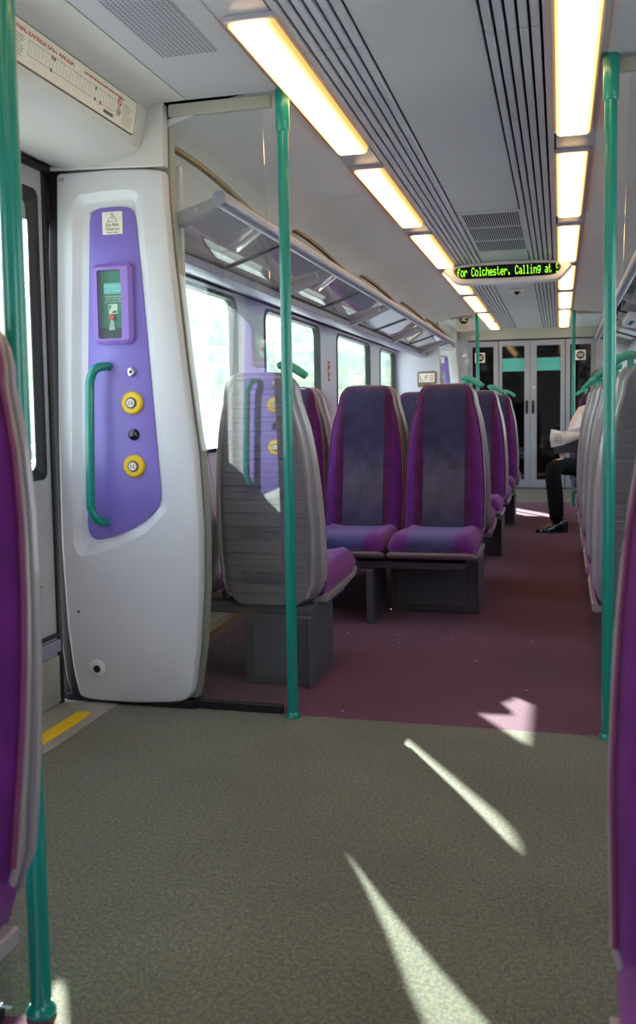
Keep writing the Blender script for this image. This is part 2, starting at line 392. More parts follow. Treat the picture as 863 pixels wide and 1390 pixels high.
L.new(rp.outputs[0], em.inputs[0]); em.inputs[1].default_value = 1.0
L.new(em.outputs[0], N['Material Output'].inputs[0])
LAMP_EM = em
ORD = ['first', 'second', 'third', 'fourth', 'fifth', 'sixth', 'seventh', 'eighth', 'ninth', 'tenth', 'eleventh']
lamp0 = None
ys0 = [(-.72,.56), (.88,2.16), (2.47,3.765), (4.08,5.33), (5.67,6.91), (7.24,8.48), (8.83,10.05), (10.40,11.25), (11.5,12.3)]
for s in (0, 1):
    for k, (a, b_) in enumerate(ys0):
        f = (lambda x: x) if s == 0 else mx
        cx = f(-.815); yc = (a+b_)/2; hl = (b_-a)/2
        side = 'left' if s == 0 else 'right'
        if k >= 2: lab = 'warm glowing ceiling light panel of the %s row, %s from the top of the photo' % (side, ORD[k-2])
        else: lab = 'warm glowing ceiling light panel of the %s row, %s one above the photo edge' % (side, ORD[k])
        e = empty('ceiling_light', (cx, yc, 2.124), lab, 'ceiling light', 'light panels of the %s ceiling row' % side)
        d = MB(); sg = 1 if s == 0 else -1
        d.prism([(-.063,0),(-.062,-.024),(-.050,-.032),(.050,-.032),(.062,-.024),(.063,0)], 'y', -hl, hl); d.build('diffuser', lampm, e)
        fr = MB()
        fr.box(-.072,-.064,-hl-.006,hl+.006,-.008,.0).box(.064,.072,-hl-.006,hl+.006,-.008,.0).box(-.072,.072,-hl-.016,-hl-.002,-.016,.0).box(-.072,.072,hl+.002,hl+.016,-.016,.0)
        fr.build('frame', M['slat'], e, bevel=.002)

# ------------------------------------------------------------------ text helper
def text(body, size, mtx, m, parent, name='lettering', extrude=.0004, align='CENTER', sx=1.0):
    cu = bpy.data.curves.new(name, 'FONT'); cu.body = body; cu.size = size; cu.extrude = extrude; cu.align_x = align; cu.align_y = 'CENTER'; cu.resolution_u = 2
    o = bpy.data.objects.new(name, cu); C.objects.link(o)
    bpy.context.view_layer.update()
    me = bpy.data.meshes.new_from_object(o); bpy.data.objects.remove(o)
    for v in me.vertices: v.co = mtx @ Vector((v.co.x*sx, v.co.y, v.co.z))
    me.materials.clear(); me.materials.append(m)
    o = bpy.data.objects.new(name, me); C.objects.link(o)
    if parent is not None: o.parent = parent
    return o
def faceY(x, y, z):   # text in the xz plane read from -y
    return Matrix(((1,0,0,x),(0,0,-1,y),(0,1,0,z),(0,0,0,1)))

# ------------------------------------------------------------------ draught pillars beside the doors
OUTL = [(-1.733,1.914),(-1.747,1.489),(-1.762,.961),(-1.765,.585),(-1.752,.285),(-1.732,.110),(-1.711,.022),(-1.66,.012),(-1.496,.011),(-1.337,.022),(-1.289,.033),(-1.262,.067),(-1.239,.228),(-1.222,.439),(-1.217,.648),(-1.229,.906),(-1.265,1.213),(-1.303,1.594),(-1.318,1.80),(-1.320,1.893),(-1.40,1.907),(-1.519,1.913)]
RECE = [(-1.668,1.807),(-1.645,1.832),(-1.521,1.838),(-1.437,1.836),(-1.407,1.811),(-1.384,1.472),(-1.355,1.062),(-1.33,.777),(-1.337,.719),(-1.418,.639),(-1.535,.584),(-1.653,.547),(-1.69,.545),(-1.712,.590),(-1.695,1.225)]
PLAT = [(-1.612,1.762),(-1.600,1.782),(-1.523,1.785),(-1.453,1.781),(-1.438,1.762),(-1.409,1.396),(-1.382,.984),(-1.367,.761),(-1.379,.719),(-1.446,.665),(-1.534,.624),(-1.622,.601),(-1.650,.612),(-1.660,.646),(-1.637,1.223)]
def radial(poly, c, N=96, grow=0.0):
    out = []; n = len(poly)
    for k in range(N):
        a = 2*math.pi*k/N; d = (math.cos(a), math.sin(a)); best = None
        for i in range(n):
            p = poly[i]; q = poly[(i+1) % n]; ex, ez = q[0]-p[0], q[1]-p[1]
            det = -d[0]*ez + d[1]*ex
            if abs(det) < 1e-12: continue
            t = (-(p[0]-c[0])*ez + (p[1]-c[1])*ex)/det
            u = (d[0]*(p[1]-c[1]) - d[1]*(p[0]-c[0]))/det
            if t > 0 and -1e-6 <= u <= 1+1e-6: best = t if best is None else max(best, t)
        best = best or .1
        out.append((c[0] + d[0]*best, c[1] + d[1]*best))
    if grow:
        res = []
        for k in range(N):
            a = Vector(out[k-1]); b = Vector(out[(k+1) % N]); t = (b-a).normalized(); res.append((out[k][0] + t.y*grow, out[k][1] - t.x*grow))
        out = res
    return out
PC = (-1.50, 1.15)
def angsmooth(l, it=1):
    for _ in range(it):
        l = [((l[i-1][0]+2*l[i][0]+l[(i+1) % len(l)][0])/4, (l[i-1][1]+2*l[i][1]+l[(i+1) % len(l)][1])/4) for i in range(len(l))]
    return l
# sample angles densely where the outline is far away: resample by arc length instead of by angle
def arcs(poly, n=280, it=2):
    P = [Vector(p) for p in poly]; m = len(P); L = [(P[(i+1) % m]-P[i]).length for i in range(m)]; T = sum(L); out = []
    i = 0; acc = 0
    for k in range(n):
        d = T*k/n
        while acc + L[i] < d: acc += L[i]; i += 1
        out.append(tuple(P[i] + (P[(i+1) % m]-P[i])*((d-acc)/L[i])))
    return angsmooth(out, it)
def offs(l, g):
    n = len(l); res = []
    A = sum(l[i][0]*l[(i+1) % n][1]-l[(i+1) % n][0]*l[i][1] for i in range(n)); s = 1 if A > 0 else -1
    for k in range(n):
        t = (Vector(l[(k+1) % n]) - Vector(l[k-1])).normalized(); res.append((l[k][0] + s*t.y*g, l[k][1] - s*t.x*g))
    return res
def pillar(yf, dirn, side, label, detail=True):
    """cover face towards -y when dirn=-1 (front at yf), mirrored about the car centre when side=1"""
    e = empty('door_pillar', (mx(-1.5) if side else -1.5, yf, 0), label, 'door pillar', 'white pillars beside the sliding doors')
    sx_ = -1 if side else 1
    # local: x' = sx_*(x+1.5); y' = dirn*-d  with d = depth towards the face
    def W(p, d): return (sx_*(p[0]+1.5), dirn*d, p[1])
    o = arcs(OUTL, 280, 1); b = MB()
    b.loft([[W(p, -.030) for p in o], [W(p, -.003) for p in o], [W(p, .008) for p in offs(o, -.006)], [W(p, .012) for p in offs(o, -.016)]], True, False)
    r = arcs(RECE); outer = offs(o, -.016)
    # bridge outer front loop to recess loop with triangle fill
    bm = bmesh.new()
    for lp in (outer, r):
        vs = [bm.verts.new(W(p, .012)) for p in lp]
        for i in range(len(vs)): bm.edges.new((vs[i], vs[(i+1) % len(vs)]))
    bmesh.ops.triangle_fill(bm, use_beauty=True, edges=bm.edges[:])
    bm.verts.ensure_lookup_table()
    b.add([v.co[:] for v in bm.verts], [tuple(v.index for v in f.verts) for f in bm.faces]); bm.free()
    r1 = offs(r, -.004); r2 = offs(r, -.026); r3 = offs(r, -.034)
    b.loft([[W(p, .012) for p in r], [W(p, .0095) for p in r1], [W(p, -.006) for p in r2], [W(p, -.008) for p in r3]], False, True)
    b.build('cover', M['white'], e, angle=30)
    g = MB(); g.loft([[W(p, -.038) for p in offs(o, -.012)], [W(p, -.028) for p in offs(o, -.012)]]); g.build('shadow_gap', M['rubber'], e)
    # black door gasket that follows the outer edge of the cover
    ed = [(-1.726,1.925),(-1.747,1.489),(-1.762,.961),(-1.765,.585),(-1.752,.285),(-1.729,.094),(-1.705,.012)]
    gk = MB(); gk.prism([W(p, 0)[::2] for p in [(p[0]+.02, p[1]) for p in ed] + [(p[0]-.040, max(p[1], .01)) for p in reversed(ed)]], 'y', dirn*-.005, dirn*-.055); gk.build('door_gasket', M['rubber'], e, bevel=.006)
    # cap piece over the cover up to the ceiling
    c = MB(); cp = [(-1.76,1.925),(-1.32,1.905),(-1.318,2.12),(-1.36,2.115),(-1.385,2.10),(-1.40,1.99),(-1.42,1.965),(-1.47,1.945),(-1.60,1.935),(-1.76,1.940)]
    c.prism([W(p, 0)[::2] for p in cp], 'y', dirn*.010, dirn*-.036); 
    c.build('head_cap', M['white_cove'], e, bevel=.006)
    # frame post behind the cover
    fl = [(-1.320,2.12),(-1.3185,1.80),(-1.301,1.594),(-1.263,1.213),(-1.227,.906),(-1.215,.648),(-1.219,.439),(-1.235,.228),(-1.258,.075),(-1.27,.03),(-1.66,.03),(-1.70,.30),(-1.72,.7),(-1.72,1.9),(-1.79,2.12)]
    fo = [(p[0]+.004 if p[0] > -1.5 else p[0], p[1]) for p in fl]
    fp = MB(); fp.prism([W(p, 0)[::2] for p in fo], 'y', dirn*-.040, dirn*-.086); fp.build('frame_post', M['frame'], e, bevel=.004)
    # kick block and black foot
    k = MB(); xs = sorted((sx_*(-1.77+1.5), sx_*(-1.26+1.5))); ys = sorted((dirn*-.006, dirn*-.08)); k.box(xs[0], xs[1], ys[0], ys[1], 0, .03); k.build('foot', M['rubber'], e, bevel=.004)
    # lilac control plate
    q = arcs(PLAT, 140, 2)
    cp = MB(); cp.loft([[W(p, -.012) for p in q], [W(p, -.004) for p in q], [W(p, -.002) for p in offs(q, -.003)]]); plate = cp.build('control_plate', M['lilac'], e)
    # teal handle
    hp = smoothpath([W((-1.556,1.228),-.004), W((-1.560,1.228),.022), W((-1.578,1.218),.052), W((-1.594,1.185),.060), W((-1.600,1.12),.060), W((-1.610,.78),.060), W((-1.610,.725),.058), W((-1.600,.690),.048), W((-1.588,.672),.022), W((-1.583,.670),-.004)], 6)
    MB().tube(hp, .0160, 14).build('grab_handle', M['teal'], e)
    # door buttons
    for (x, z, sym) in ((-1.466,1.097,'< >'), (-1.465,.873,'> <')):
        y_ = -.002
        bt = MB(); bt.loft([[W(p, y_) for p in disc(x, z, .040)], [W(p, y_+.009) for p in disc(x, z, .040)], [W(p, y_+.014) for p in disc(x, z, .034)]]); ring = bt.build('door_button', M['yellow'], e)
        bt = MB(); bt.loft([[W(p, y_+.013) for p in disc(x, z, .0205)], [W(p, y_+.018) for p in disc(x, z, .0195)]]); bt.build('bezel', M['base'], ring)
        bt = MB(); bt.loft([[W(p, y_+.016) for p in disc(x, z, .0155)], [W(p, y_+.021) for p in disc(x, z, .0145)]]); bt.build('push_face', M['paper'], ring)
        if True:
            def T(xx, zz, d):
                p = W((xx, zz), d)
                return Matrix(((-dirn,0,0,p[0]),(0,0,dirn,p[1]),(0,1,0,p[2]),(0,0,0,1)))
            ch = MB()
            for s_ in (-1, 1):
                tip = s_ if sym == '< >' else -s_
                cxx = x + s_*.0055
                ch.tube([W((cxx - tip*.0025, z+.006), y_+.0216), W((cxx + tip*.0025, z), y_+.0216), W((cxx - tip*.0025, z-.006), y_+.0216)], .0012, 6)
            ch.build('arrows', M['ink'], ring)
            if detail:
                text('OPEN' if sym == '< >' else 'CLOSE', .0085, T(x-.001, z+.0275, y_+.0125), M['ink'], ring)
                text('PRESS', .0065, T(x, z-.0275, y_+.0125), M['ink'], ring)
    kb = MB(); kb.loft([[W(p, -.002) for p in disc(-1.466, 1.206, .016)], [W(p, .006) for p in disc(-1.466, 1.206, .0155)], [W(p, .009) for p in disc(-1.466, 1.206, .010)]]); kk = kb.build('key_switch', M['chrome'], e)
    MB().prism([W(p, 0)[::2] for p in disc(-1.466, 1.206, .0055, 12)], 'y', dirn*.009, dirn*.0105).build('keyhole', M['ink'], kk)
    kb = MB(); kb.loft([[W(p, -.002) for p in disc(-1.464, .985, .0205)], [W(p, .004) for p in disc(-1.464, .985, .0200)], [W(p, .007) for p in disc(-1.464, .985, .014)]]); kb.build('buzzer_dome', M['blackglass'], e)
    # lower lock cover
    kb = MB(); kb.loft([[W(p, .010) for p in disc(-1.632, .135, .034)], [W(p, .014) for p in disc(-1.632, .135, .033)], [W(p, .017) for p in disc(-1.632, .135, .028)]]); kk = kb.build('lock_cover', M['white'], e)
    MB().prism([W(p, 0)[::2] for p in disc(-1.630, .134, .0135, 20)], 'y', dirn*.016, dirn*.0185).build('lock_barrel', M['rubber'], kk)
    MB().prism([W(p, 0)[::2] for p in disc(-1.699, .342, .005, 12)], 'y', dirn*.008, dirn*.0125).build('screw_hole', M['ink'], e)
    MB().prism([W(p, 0)[::2] for p in disc(-1.600, 1.766, .006, 12)], 'y', dirn*-.004, dirn*.001).build('screw', M['chrome'], e)
    # emergency release box
    fr = rrect(-1.601, -1.448, 1.306, 1.586, .022); inn = rrect(-1.578, -1.487, 1.324, 1.563, .008); 
    bb = MB(); bb.loft([[W(p, -.004) for p in fr], [W(p, .014) for p in fr], [W(p, .024) for p in offs(fr, -.012)], [W(p, .024) for p in [(-1.5325+(p[0]+1.5325)*1.0, p[1]) for p in inn]], [W(p, -.001) for p in inn]], True, True)
    box = bb.build('emergency_release_box', M['lilac2'], e, angle=35)
    MB().prism([W(p, 0)[::2] for p in rrect(-1.5765,-1.4885,1.3255,1.5615,.007)], 'y', dirn*0, dirn*.002).build('green_card', M['greenink'], box, smooth=False)
    MB().prism([W(p, 0)[::2] for p in [(-1.577,1.326),(-1.488,1.326),(-1.488,1.361),(-1.577,1.361)]], 'y', dirn*.002, dirn*.006).build('black_base', M['ink'], box)
    MB().prism([W(p, 0)[::2] for p in [(-1.563,1.482),(-1.492,1.482),(-1.492,1.520),(-1.563,1.520)]], 'y', dirn*.002, dirn*.003).build('white_label', M['tealband'], box)
    kn = MB(); p0 = Vector(W((-1.531,1.400), .002)); kn.tube([p0, p0+Vector((0, dirn*.012, 0))], [.011, .010], 16); kn.build('red_knob', M['redplastic'], box)
    st = MB(); st.prism([W(p, 0)[::2] for p in [(-1.536,1.395),(-1.526,1.395),(-1.520,1.355),(-1.545,1.355)]], 'y', dirn*.002, dirn*.007); st.build('pull_strap', M['frame'], box)
    pic = MB(); pic.prism([W(p, 0)[::2] for p in [(-1.546,1.412),(-1.512,1.412),(-1.512,1.446),(-1.546,1.446)]], 'y', dirn*.002, dirn*.0026); pic.build('pictogram', M['paper'], box)
    pic = MB(); pic.prism([W(p, 0)[::2] for p in [(-1.543,1.420),(-1.534,1.443),(-1.543,1.443)]], 'y', dirn*.0026, dirn*.0032); pic.prism([W(p, 0)[::2] for p in [(-1.535,1.415),(-1.515,1.415),(-1.515,1.424),(-1.528,1.423)]], 'y', dirn*.0026, dirn*.0032); pic.build('pictogram_ink', M['greenink'], box)
    if detail:
        for (s_, sz, z) in (('Emergency', .0145, 1.5105), ('door release', .0130, 1.4935)):
            text(s_, sz, T(-1.527, z, .0032), M['paper'], box)
        for (s_, sz, z) in (('In Emergency', .0115, 1.4735), ('break cover and', .0085, 1.4635), ('pull red handle down', .0078, 1.4545)):
            text(s_, sz, T(-1.528, z, .0026), M['paper'], box)
    MB().prism([W(p, 0)[::2] for p in rrect(-1.579,-1.486,1.3235,1.5635,.008)], 'y', dirn*.0185, dirn*.0200).build('cover_glass', M['clearcover'], box, smooth=False)
    # warning sticker
    st = MB(); st.prism([W(p, 0)[::2] for p in rrect(-1.561,-1.484,1.689,1.767,.003)], 'y', dirn*-.002, dirn*.0015); sk = st.build('warning_plate', M['paper'], e)
    tr = MB(); tr.tube([W((-1.5225,1.762), .002), W((-1.5400,1.733), .002), W((-1.5050,1.733), .002)], .0016, 6, closed=True); tr.box(*sorted((W((-1.5235,0),0)[0], W((-1.5215,0),0)[0])), *sorted((dirn*.001, dirn*.0025)), 1.741, 1.753); tr.build('warning_triangle', M['greyink'], sk)
    if detail:
        text('Do Not', .0155, T(-1.5225, 1.7215, .002), M['ink'], sk); text('Obstruct', .0145, T(-1.5225, 1.7075, .002), M['greyink'], sk)
        text('the door release', .0065, T(-1.5225, 1.6955, .002), M['greyink'], sk)
        text('C3', .016, T(-1.709, 1.888, .0135), M['ink'], e)
    return e
# dirn=-1: face towards -y ; dirn=+1: face towards +y
pillar(YF, -1, 0, 'white moulded door pillar with lilac control plate, yellow buttons and teal handle, in front')
pillar(YN, 1, 0, 'white door pillar with lilac plate on the near side of the left doorway', detail=False)
pillar(YF, -1, 1, 'white door pillar on the far side of the right doorway, beyond the picture edge', detail=False)
pillar(YN, 1, 1, 'white door pillar on the near side of the right doorway, beyond the picture edge', detail=False)
pillar(YN2, 1, 0, 'plain-backed white door pillar at the end of the left luggage rack', detail=False)
pillar(YN2, 1, 1, 'plain-backed white door pillar at the end of the right luggage rack', detail=False)
pillar(YF2-.06, -1, 0, 'small distant white door pillar with lilac plate, left of the end doors', detail=False)
pillar(YF2-.06, -1, 1, 'small distant white door pillar hidden right of the end doors', detail=False)

# saloon-side lining behind every pillar
for (y0, y1) in ((YN-.12, YN-.088), (YF+.088, YF+.12), (YN2-.12, YN2-.088)):
    for s in (0, 1):
        xs = sorted(((-1.80), (-1.30))) if s == 0 else sorted((mx(-1.80), mx(-1.30)))
        S(MB().box(xs[0], xs[1], y0, y1, 0, 1.93).build('wall_lining', M['wall'], bevel=.006))

# ------------------------------------------------------------------ glass screens and poles
def screen(y, s, label):
    f = (lambda x: x) if s == 0 else mx
    e = empty('glass_screen', (f(-1.3), y, 0), label, 'glass screen', 'clear glass draught screens')
    sg = 1 if s == 0 else -1
    q = [(-.02,.03),(.383,.03),(.325,2.088),(-.02,2.088)]
    # lower edge hidden in the frame behind the pillar
    MB().prism([(sg*p[0], p[1]) for p in q], 'y', .050-.004, .050+.004).build('pane', M['glass'], e, smooth=False)
    xs = sorted((sg*-.01, sg*.362)); MB().box(xs[0], xs[1], .038, .062, 0, .030).build('base_rail', M['rubber'], e, bevel=.003)
    xs = sorted((sg*-.01, sg*.360)); MB().box(xs[0], xs[1], .038, .062, 2.078, 2.12).build('head_rail', M['frame'], e, bevel=.003)
    return e
screen(YF-.018, 0, 'clear glass screen between the large white pillar and the left teal pole')
screen(YF-.018, 1, 'clear glass screen right of the tall teal pole at the picture edge')
screen(YN-.09, 0, 'clear glass screen beside the nearest teal pole, lower left corner')
screen(YN-.09, 1, 'clear glass screen behind the nearest right seat')
screen(YN2-.092, 0, 'distant glass screen with the white notice, at the far doorway')
screen(YN2-.092, 1, 'distant glass screen right of the end doors')

def pole(x, y, label):
    e = empty('grab_pole', (x, y, 0), label, 'grab pole', 'teal vertical grab poles')
    MB().cyl((0,0,.012), (0,0,1), .0185, 1.99, 28).build('tube', M['teal'], e)
    b = MB(); b.tube([(0,0,1.985), (0,0,1.99), (0,0,2.10), (0,0,2.125)], [.019, .0225, .0245, .0245], 28); b.build('top_sleeve', M['teal'], e)
    b = MB(); b.tube([(0,0,0), (0,0,.008), (0,0,.02)], [.026, .026, .0187], 28); b.build('floor_collar', M['teal'], e)
pole(-.894, YF, 'teal grab pole in front of the grey seat back, right of the white pillar')
pole(.148, YF, 'tall teal grab pole at the right, in front of the row of grey seat backs')
pole(-.885, YN, 'nearest teal grab pole, blurred along the left edge of the photo')
pole(.140, YN, 'teal grab pole behind the nearest right seat, outside the picture')
pole(-.894, YN2, 'slim distant teal pole left of the end doors')
pole(.140, YN2, 'slim distant teal pole right of the end doors')

# ------------------------------------------------------------------ sliding side doors
def side_door(n, s, y0, y1, label_extra=''):
    f = 1 if s == 0 else -1
    X = -1.775 if s == 0 else mx(-1.775)
    e = empty('door_%d' % n, (X, (y0+y1)/2, 0), None, None, kind='structure')
    yc = (y0+y1)/2; h = (y1-y0)/2
    for k, (a, b) in enumerate(((-h+.03, -.004), (.004, h-.03))):
        lp = [(a,.005),(b,.005),(b,1.93),(a,1.93)]
        wa, wb = (a+.035, b-.075) if k == 0 else (a+.075, b-.035)
        hole = rrect(wa, wb, .83, 1.845, .03, 4)
        bm = bmesh.new()
        for loop in (lp, hole):
            vs = [bm.verts.new((0, p[0], p[1])) for p in loop]
            for i in range(len(vs)): bm.edges.new((vs[i], vs[(i+1) % len(vs)]))
        bmesh.ops.triangle_fill(bm, use_beauty=True, edges=bm.edges[:])
        ret = bmesh.ops.extrude_face_region(bm, geom=bm.faces[:])
        for g in ret['geom']:
            if isinstance(g, bmesh.types.BMVert): g.co.x += -f*.035
        bmesh.ops.recalc_face_normals(bm, faces=bm.faces)
        me = bpy.data.meshes.new('door_leaf'); bm.to_mesh(me); bm.free(); me.materials.append(M['beige'])
        leaf = bpy.data.objects.new('door_leaf', me); C.objects.link(leaf); leaf.parent = e
        inn = rrect(wa+.035, wb-.035, .865, 1.80, .03, 4)
        g = MB(); g.loft([[(f*.004, p[0], p[1]) for p in hole], [(f*.002, p[0], p[1]) for p in [(lerp([(wa, wa+.02), (wb, wb-.02)], p[0]), p[1]) for p in hole]], [(-f*.02, p[0], p[1]) for p in inn], [(-f*.03, p[0], p[1]) for p in hole]], False, False)
        g.build('window_frame', M['rubber'], leaf)
        MB().prism(inn, 'x', -f*.016, -f*.022).build('pane', M['winglass'], leaf, smooth=False)
        xs = sorted((f*.001, f*.012))
        MB().box(xs[0], xs[1], a+.004, b-.004, .255, .268).build('seal_strip', M['rubber'], leaf)
        MB().box(*sorted((f*.001, f*.018)), a+.004, b-.004, .200, .245).build('metal_strip', M['alu'], leaf, bevel=.006)
        MB().box(*sorted((f*.0, f*.008)), a+.004, b-.004, .012, .185).build('kick_panel', M['sill'], leaf, bevel=.003)
    # round socket on the far leaf
    so = MB(); so.cyl((f*.001, h-.155, .455), (f, 0, 0), .030, .005, 24); sock = so.build('round_socket', M['frame'], e)
    hh = MB()
    for dy in (-.018, 0, .018): hh.cyl((f*.006, h-.155+dy, .455), (f, 0, 0), .0035, .0015, 10)
    hh.build('socket_holes', M['ink'], sock)
    sea = MB()
    for yy in (-h+.01, h-.035): sea.box(*sorted((-f*.01, f*.010)), yy, yy+.025, 0, 1.94)
    sea.box(*sorted((-f*.01, f*.020)), -h, h, 1.915, 1.94); sea.box(*sorted((-f*.004, f*.006)), -.006, .006, 0, 1.94)
    sea.build('rubber_seal', M['rubber'], e, bevel=.004)
    return e
side_door(1, 0, YN, YF-.005); side_door(2, 1, YN, YF-.005); side_door(3, 0, YN2+.01, YF2-.07); side_door(4, 1, YN2+.01, YF2-.07)
# wall strip over and beyond the side doors, and behind the pillars
for s in (0, 1):
    for (a, b) in ((YN-.04, YF+.04), (YN2-.02, YEND)):
        xs = sorted((-1.85, -1.815)) if s == 0 else sorted((mx(-1.85), mx(-1.815)))
        S(MB().box(xs[0], xs[1], a, b, 1.93, 2.2).build('wall_left' if s == 0 else 'wall_right', M['wall']))
        S(MB().box(xs[0], xs[1], a, b, -.1, .01).build('wall_left' if s == 0 else 'wall_right', M['dark']))
    xs = sorted((-1.82, -1.80)) if s == 0 else sorted((mx(-1.82), mx(-1.80)))
    S(MB().box(xs[0], xs[1], YBACK, YEND, 1.74, 2.22).build('wall_upper', M['wall']))
xs = sorted((-1.82, mx(-1.82)))
S(MB().box(xs[0], xs[1], YBACK-.06, YBACK, -.03, 2.2).build('wall_back', M['wall']))
S(MB().box(xs[0], xs[1], YBACK-.06, YEND+.2, 2.19, 2.22).build('ceiling_roof', M['dark']))

# ------------------------------------------------------------------ end wall with glazed doors
Y = YEND
S(MB().box(xs[0], xs[1], Y+.06, Y+.10, -.03, 2.2).build('wall_front', M['dark']))
S(MB().box(-1.82, mx(-1.82), Y-.03, Y+.06, 1.985, 2.15).build('wall_front_beam', M['frame'], bevel=.004))
S(MB().box(-1.82, -1.19, Y, Y+.06, 0, 1.99).build('wall_front_left', M['wall'])); S(MB().box(mx(-1.19), mx(-1.82), Y, Y+.06, 0, 1.99).build('wall_front_right', M['wall']))
S(MB().box(-1.19, mx(-1.19), Y-.02, Y+.04, 1.972, 1.986).build('trim_6', M['ink']))
def glazed(n, x0, x1, glass_x, door, handle_x=None, band=False):
    e = empty('door_%d' % n if door else 'window_%d' % n, ((x0+x1)/2, Y, 0), None, None, kind='structure')
    c = (x0+x1)/2; h = (x1-x0)/2; g0, g1 = glass_x[0]-c, glass_x[1]-c
    b = MB(); b.box(-h, g0, -.02, .03, .03, 1.965).box(g1, h, -.02, .03, .03, 1.965).box(g0, g1, -.02, .03, 1.895, 1.965).box(g0, g1, -.02, .03, .03, .13)
    b.build('door_frame' if door else 'window_frame', M['door'], e, bevel=.004)
    MB().box(g0, g1, 0, .008, .13, 1.895).build('dark_pane', M['blackglass'], e)
    if band: MB().box(g0, g1, -.003, .001, 1.565, 1.735).build('teal_band', M['tealband'], e)
    if handle_x is not None:
        hz = MB(); hz.prism(rrect(handle_x-c-.018, handle_x-c+.018, 1.00, 1.18, .016), 'y', -.026, -.018); hz.build('recessed_handle', M['ink'], e)
    return e
gl = glazed(11, -1.185, -.795, (-1.135, -.855), False)
glazed(5, -.785, -.387, (-.745, -.455), True, -.425, True)
dr = glazed(6, -.383, .060, (-.30, .005), True, -.345, True)
gr = glazed(12, .070, .440, (.125, .385), False)
MB().box(-.185,-.160,-.026,-.018,1.335,1.36).build('lock_plate', M['paper'], dr)
for (g, cx) in ((gl, -.045), (gr, 0.0)):
    st = MB(); st.box(cx-.065, cx+.065, -.004, .001, 1.69, 1.82); q = st.build('square_sign', M['paper'], g)
    st = MB(); st.prism(disc(cx, 1.755, .052), 'y', -.007, -.003); q2 = st.build('round_symbol', M['ink'], q)
    st = MB(); st.box(cx-.032, cx+.032, -.010, -.006, 1.762, 1.774); st.box(cx-.032, cx+.032, -.010, -.006, 1.738, 1.750); st.build('symbol_bars', M['paper'], q)

# ------------------------------------------------------------------ seats
HW = [(.31,.150),(.33,.176),(.36,.198),(.42,.213),(.60,.216),(.76,.210),(.90,.197),(1.0,.180),(1.08,.159),(1.10,.152)]
def hw(z):
    if z <= 1.10: return lerp(HW, z)
    t = min(1, (z-1.10)/.105); return .072 + .080*math.sqrt(max(0, 1-t**2.2))
def yb(z): return .10*max(0, (z-.31)/.89)**1.35
def th(z): return lerp([(.31,.11),(.45,.098),(.7,.080),(1.0,.072),(1.15,.068),(1.205,.045)], z)
def inset(d, z): return .030*d*min(1, hw(z)/.15)      # the shell narrows towards its back, d=0 front ... 1 back
ZR = [.31,.33,.36,.42,.48,.55,.62,.70,.78,.86,.94,1.0,1.05,1.09,1.12,1.145,1.165,1.18,1.192,1.2,1.205]
def sect(a, y0, y1, z, r, notch=None):
    """closed loop: rounded rectangle x +-a, y y0(front)..y1(back)"""
    r = min(r, a*.9, (y1-y0)*.48); pts = []
    for cx, cy, a0 in ((a-r, y1-r, 0), (-a+r, y1-r, 90), (-a+r, y0+r, 180), (a-r, y0+r, 270)):
        for i in range(6):
            an = R(a0+90*i/5); pts.append((cx + r*math.cos(an), cy + r*math.sin(an), z))
    return pts
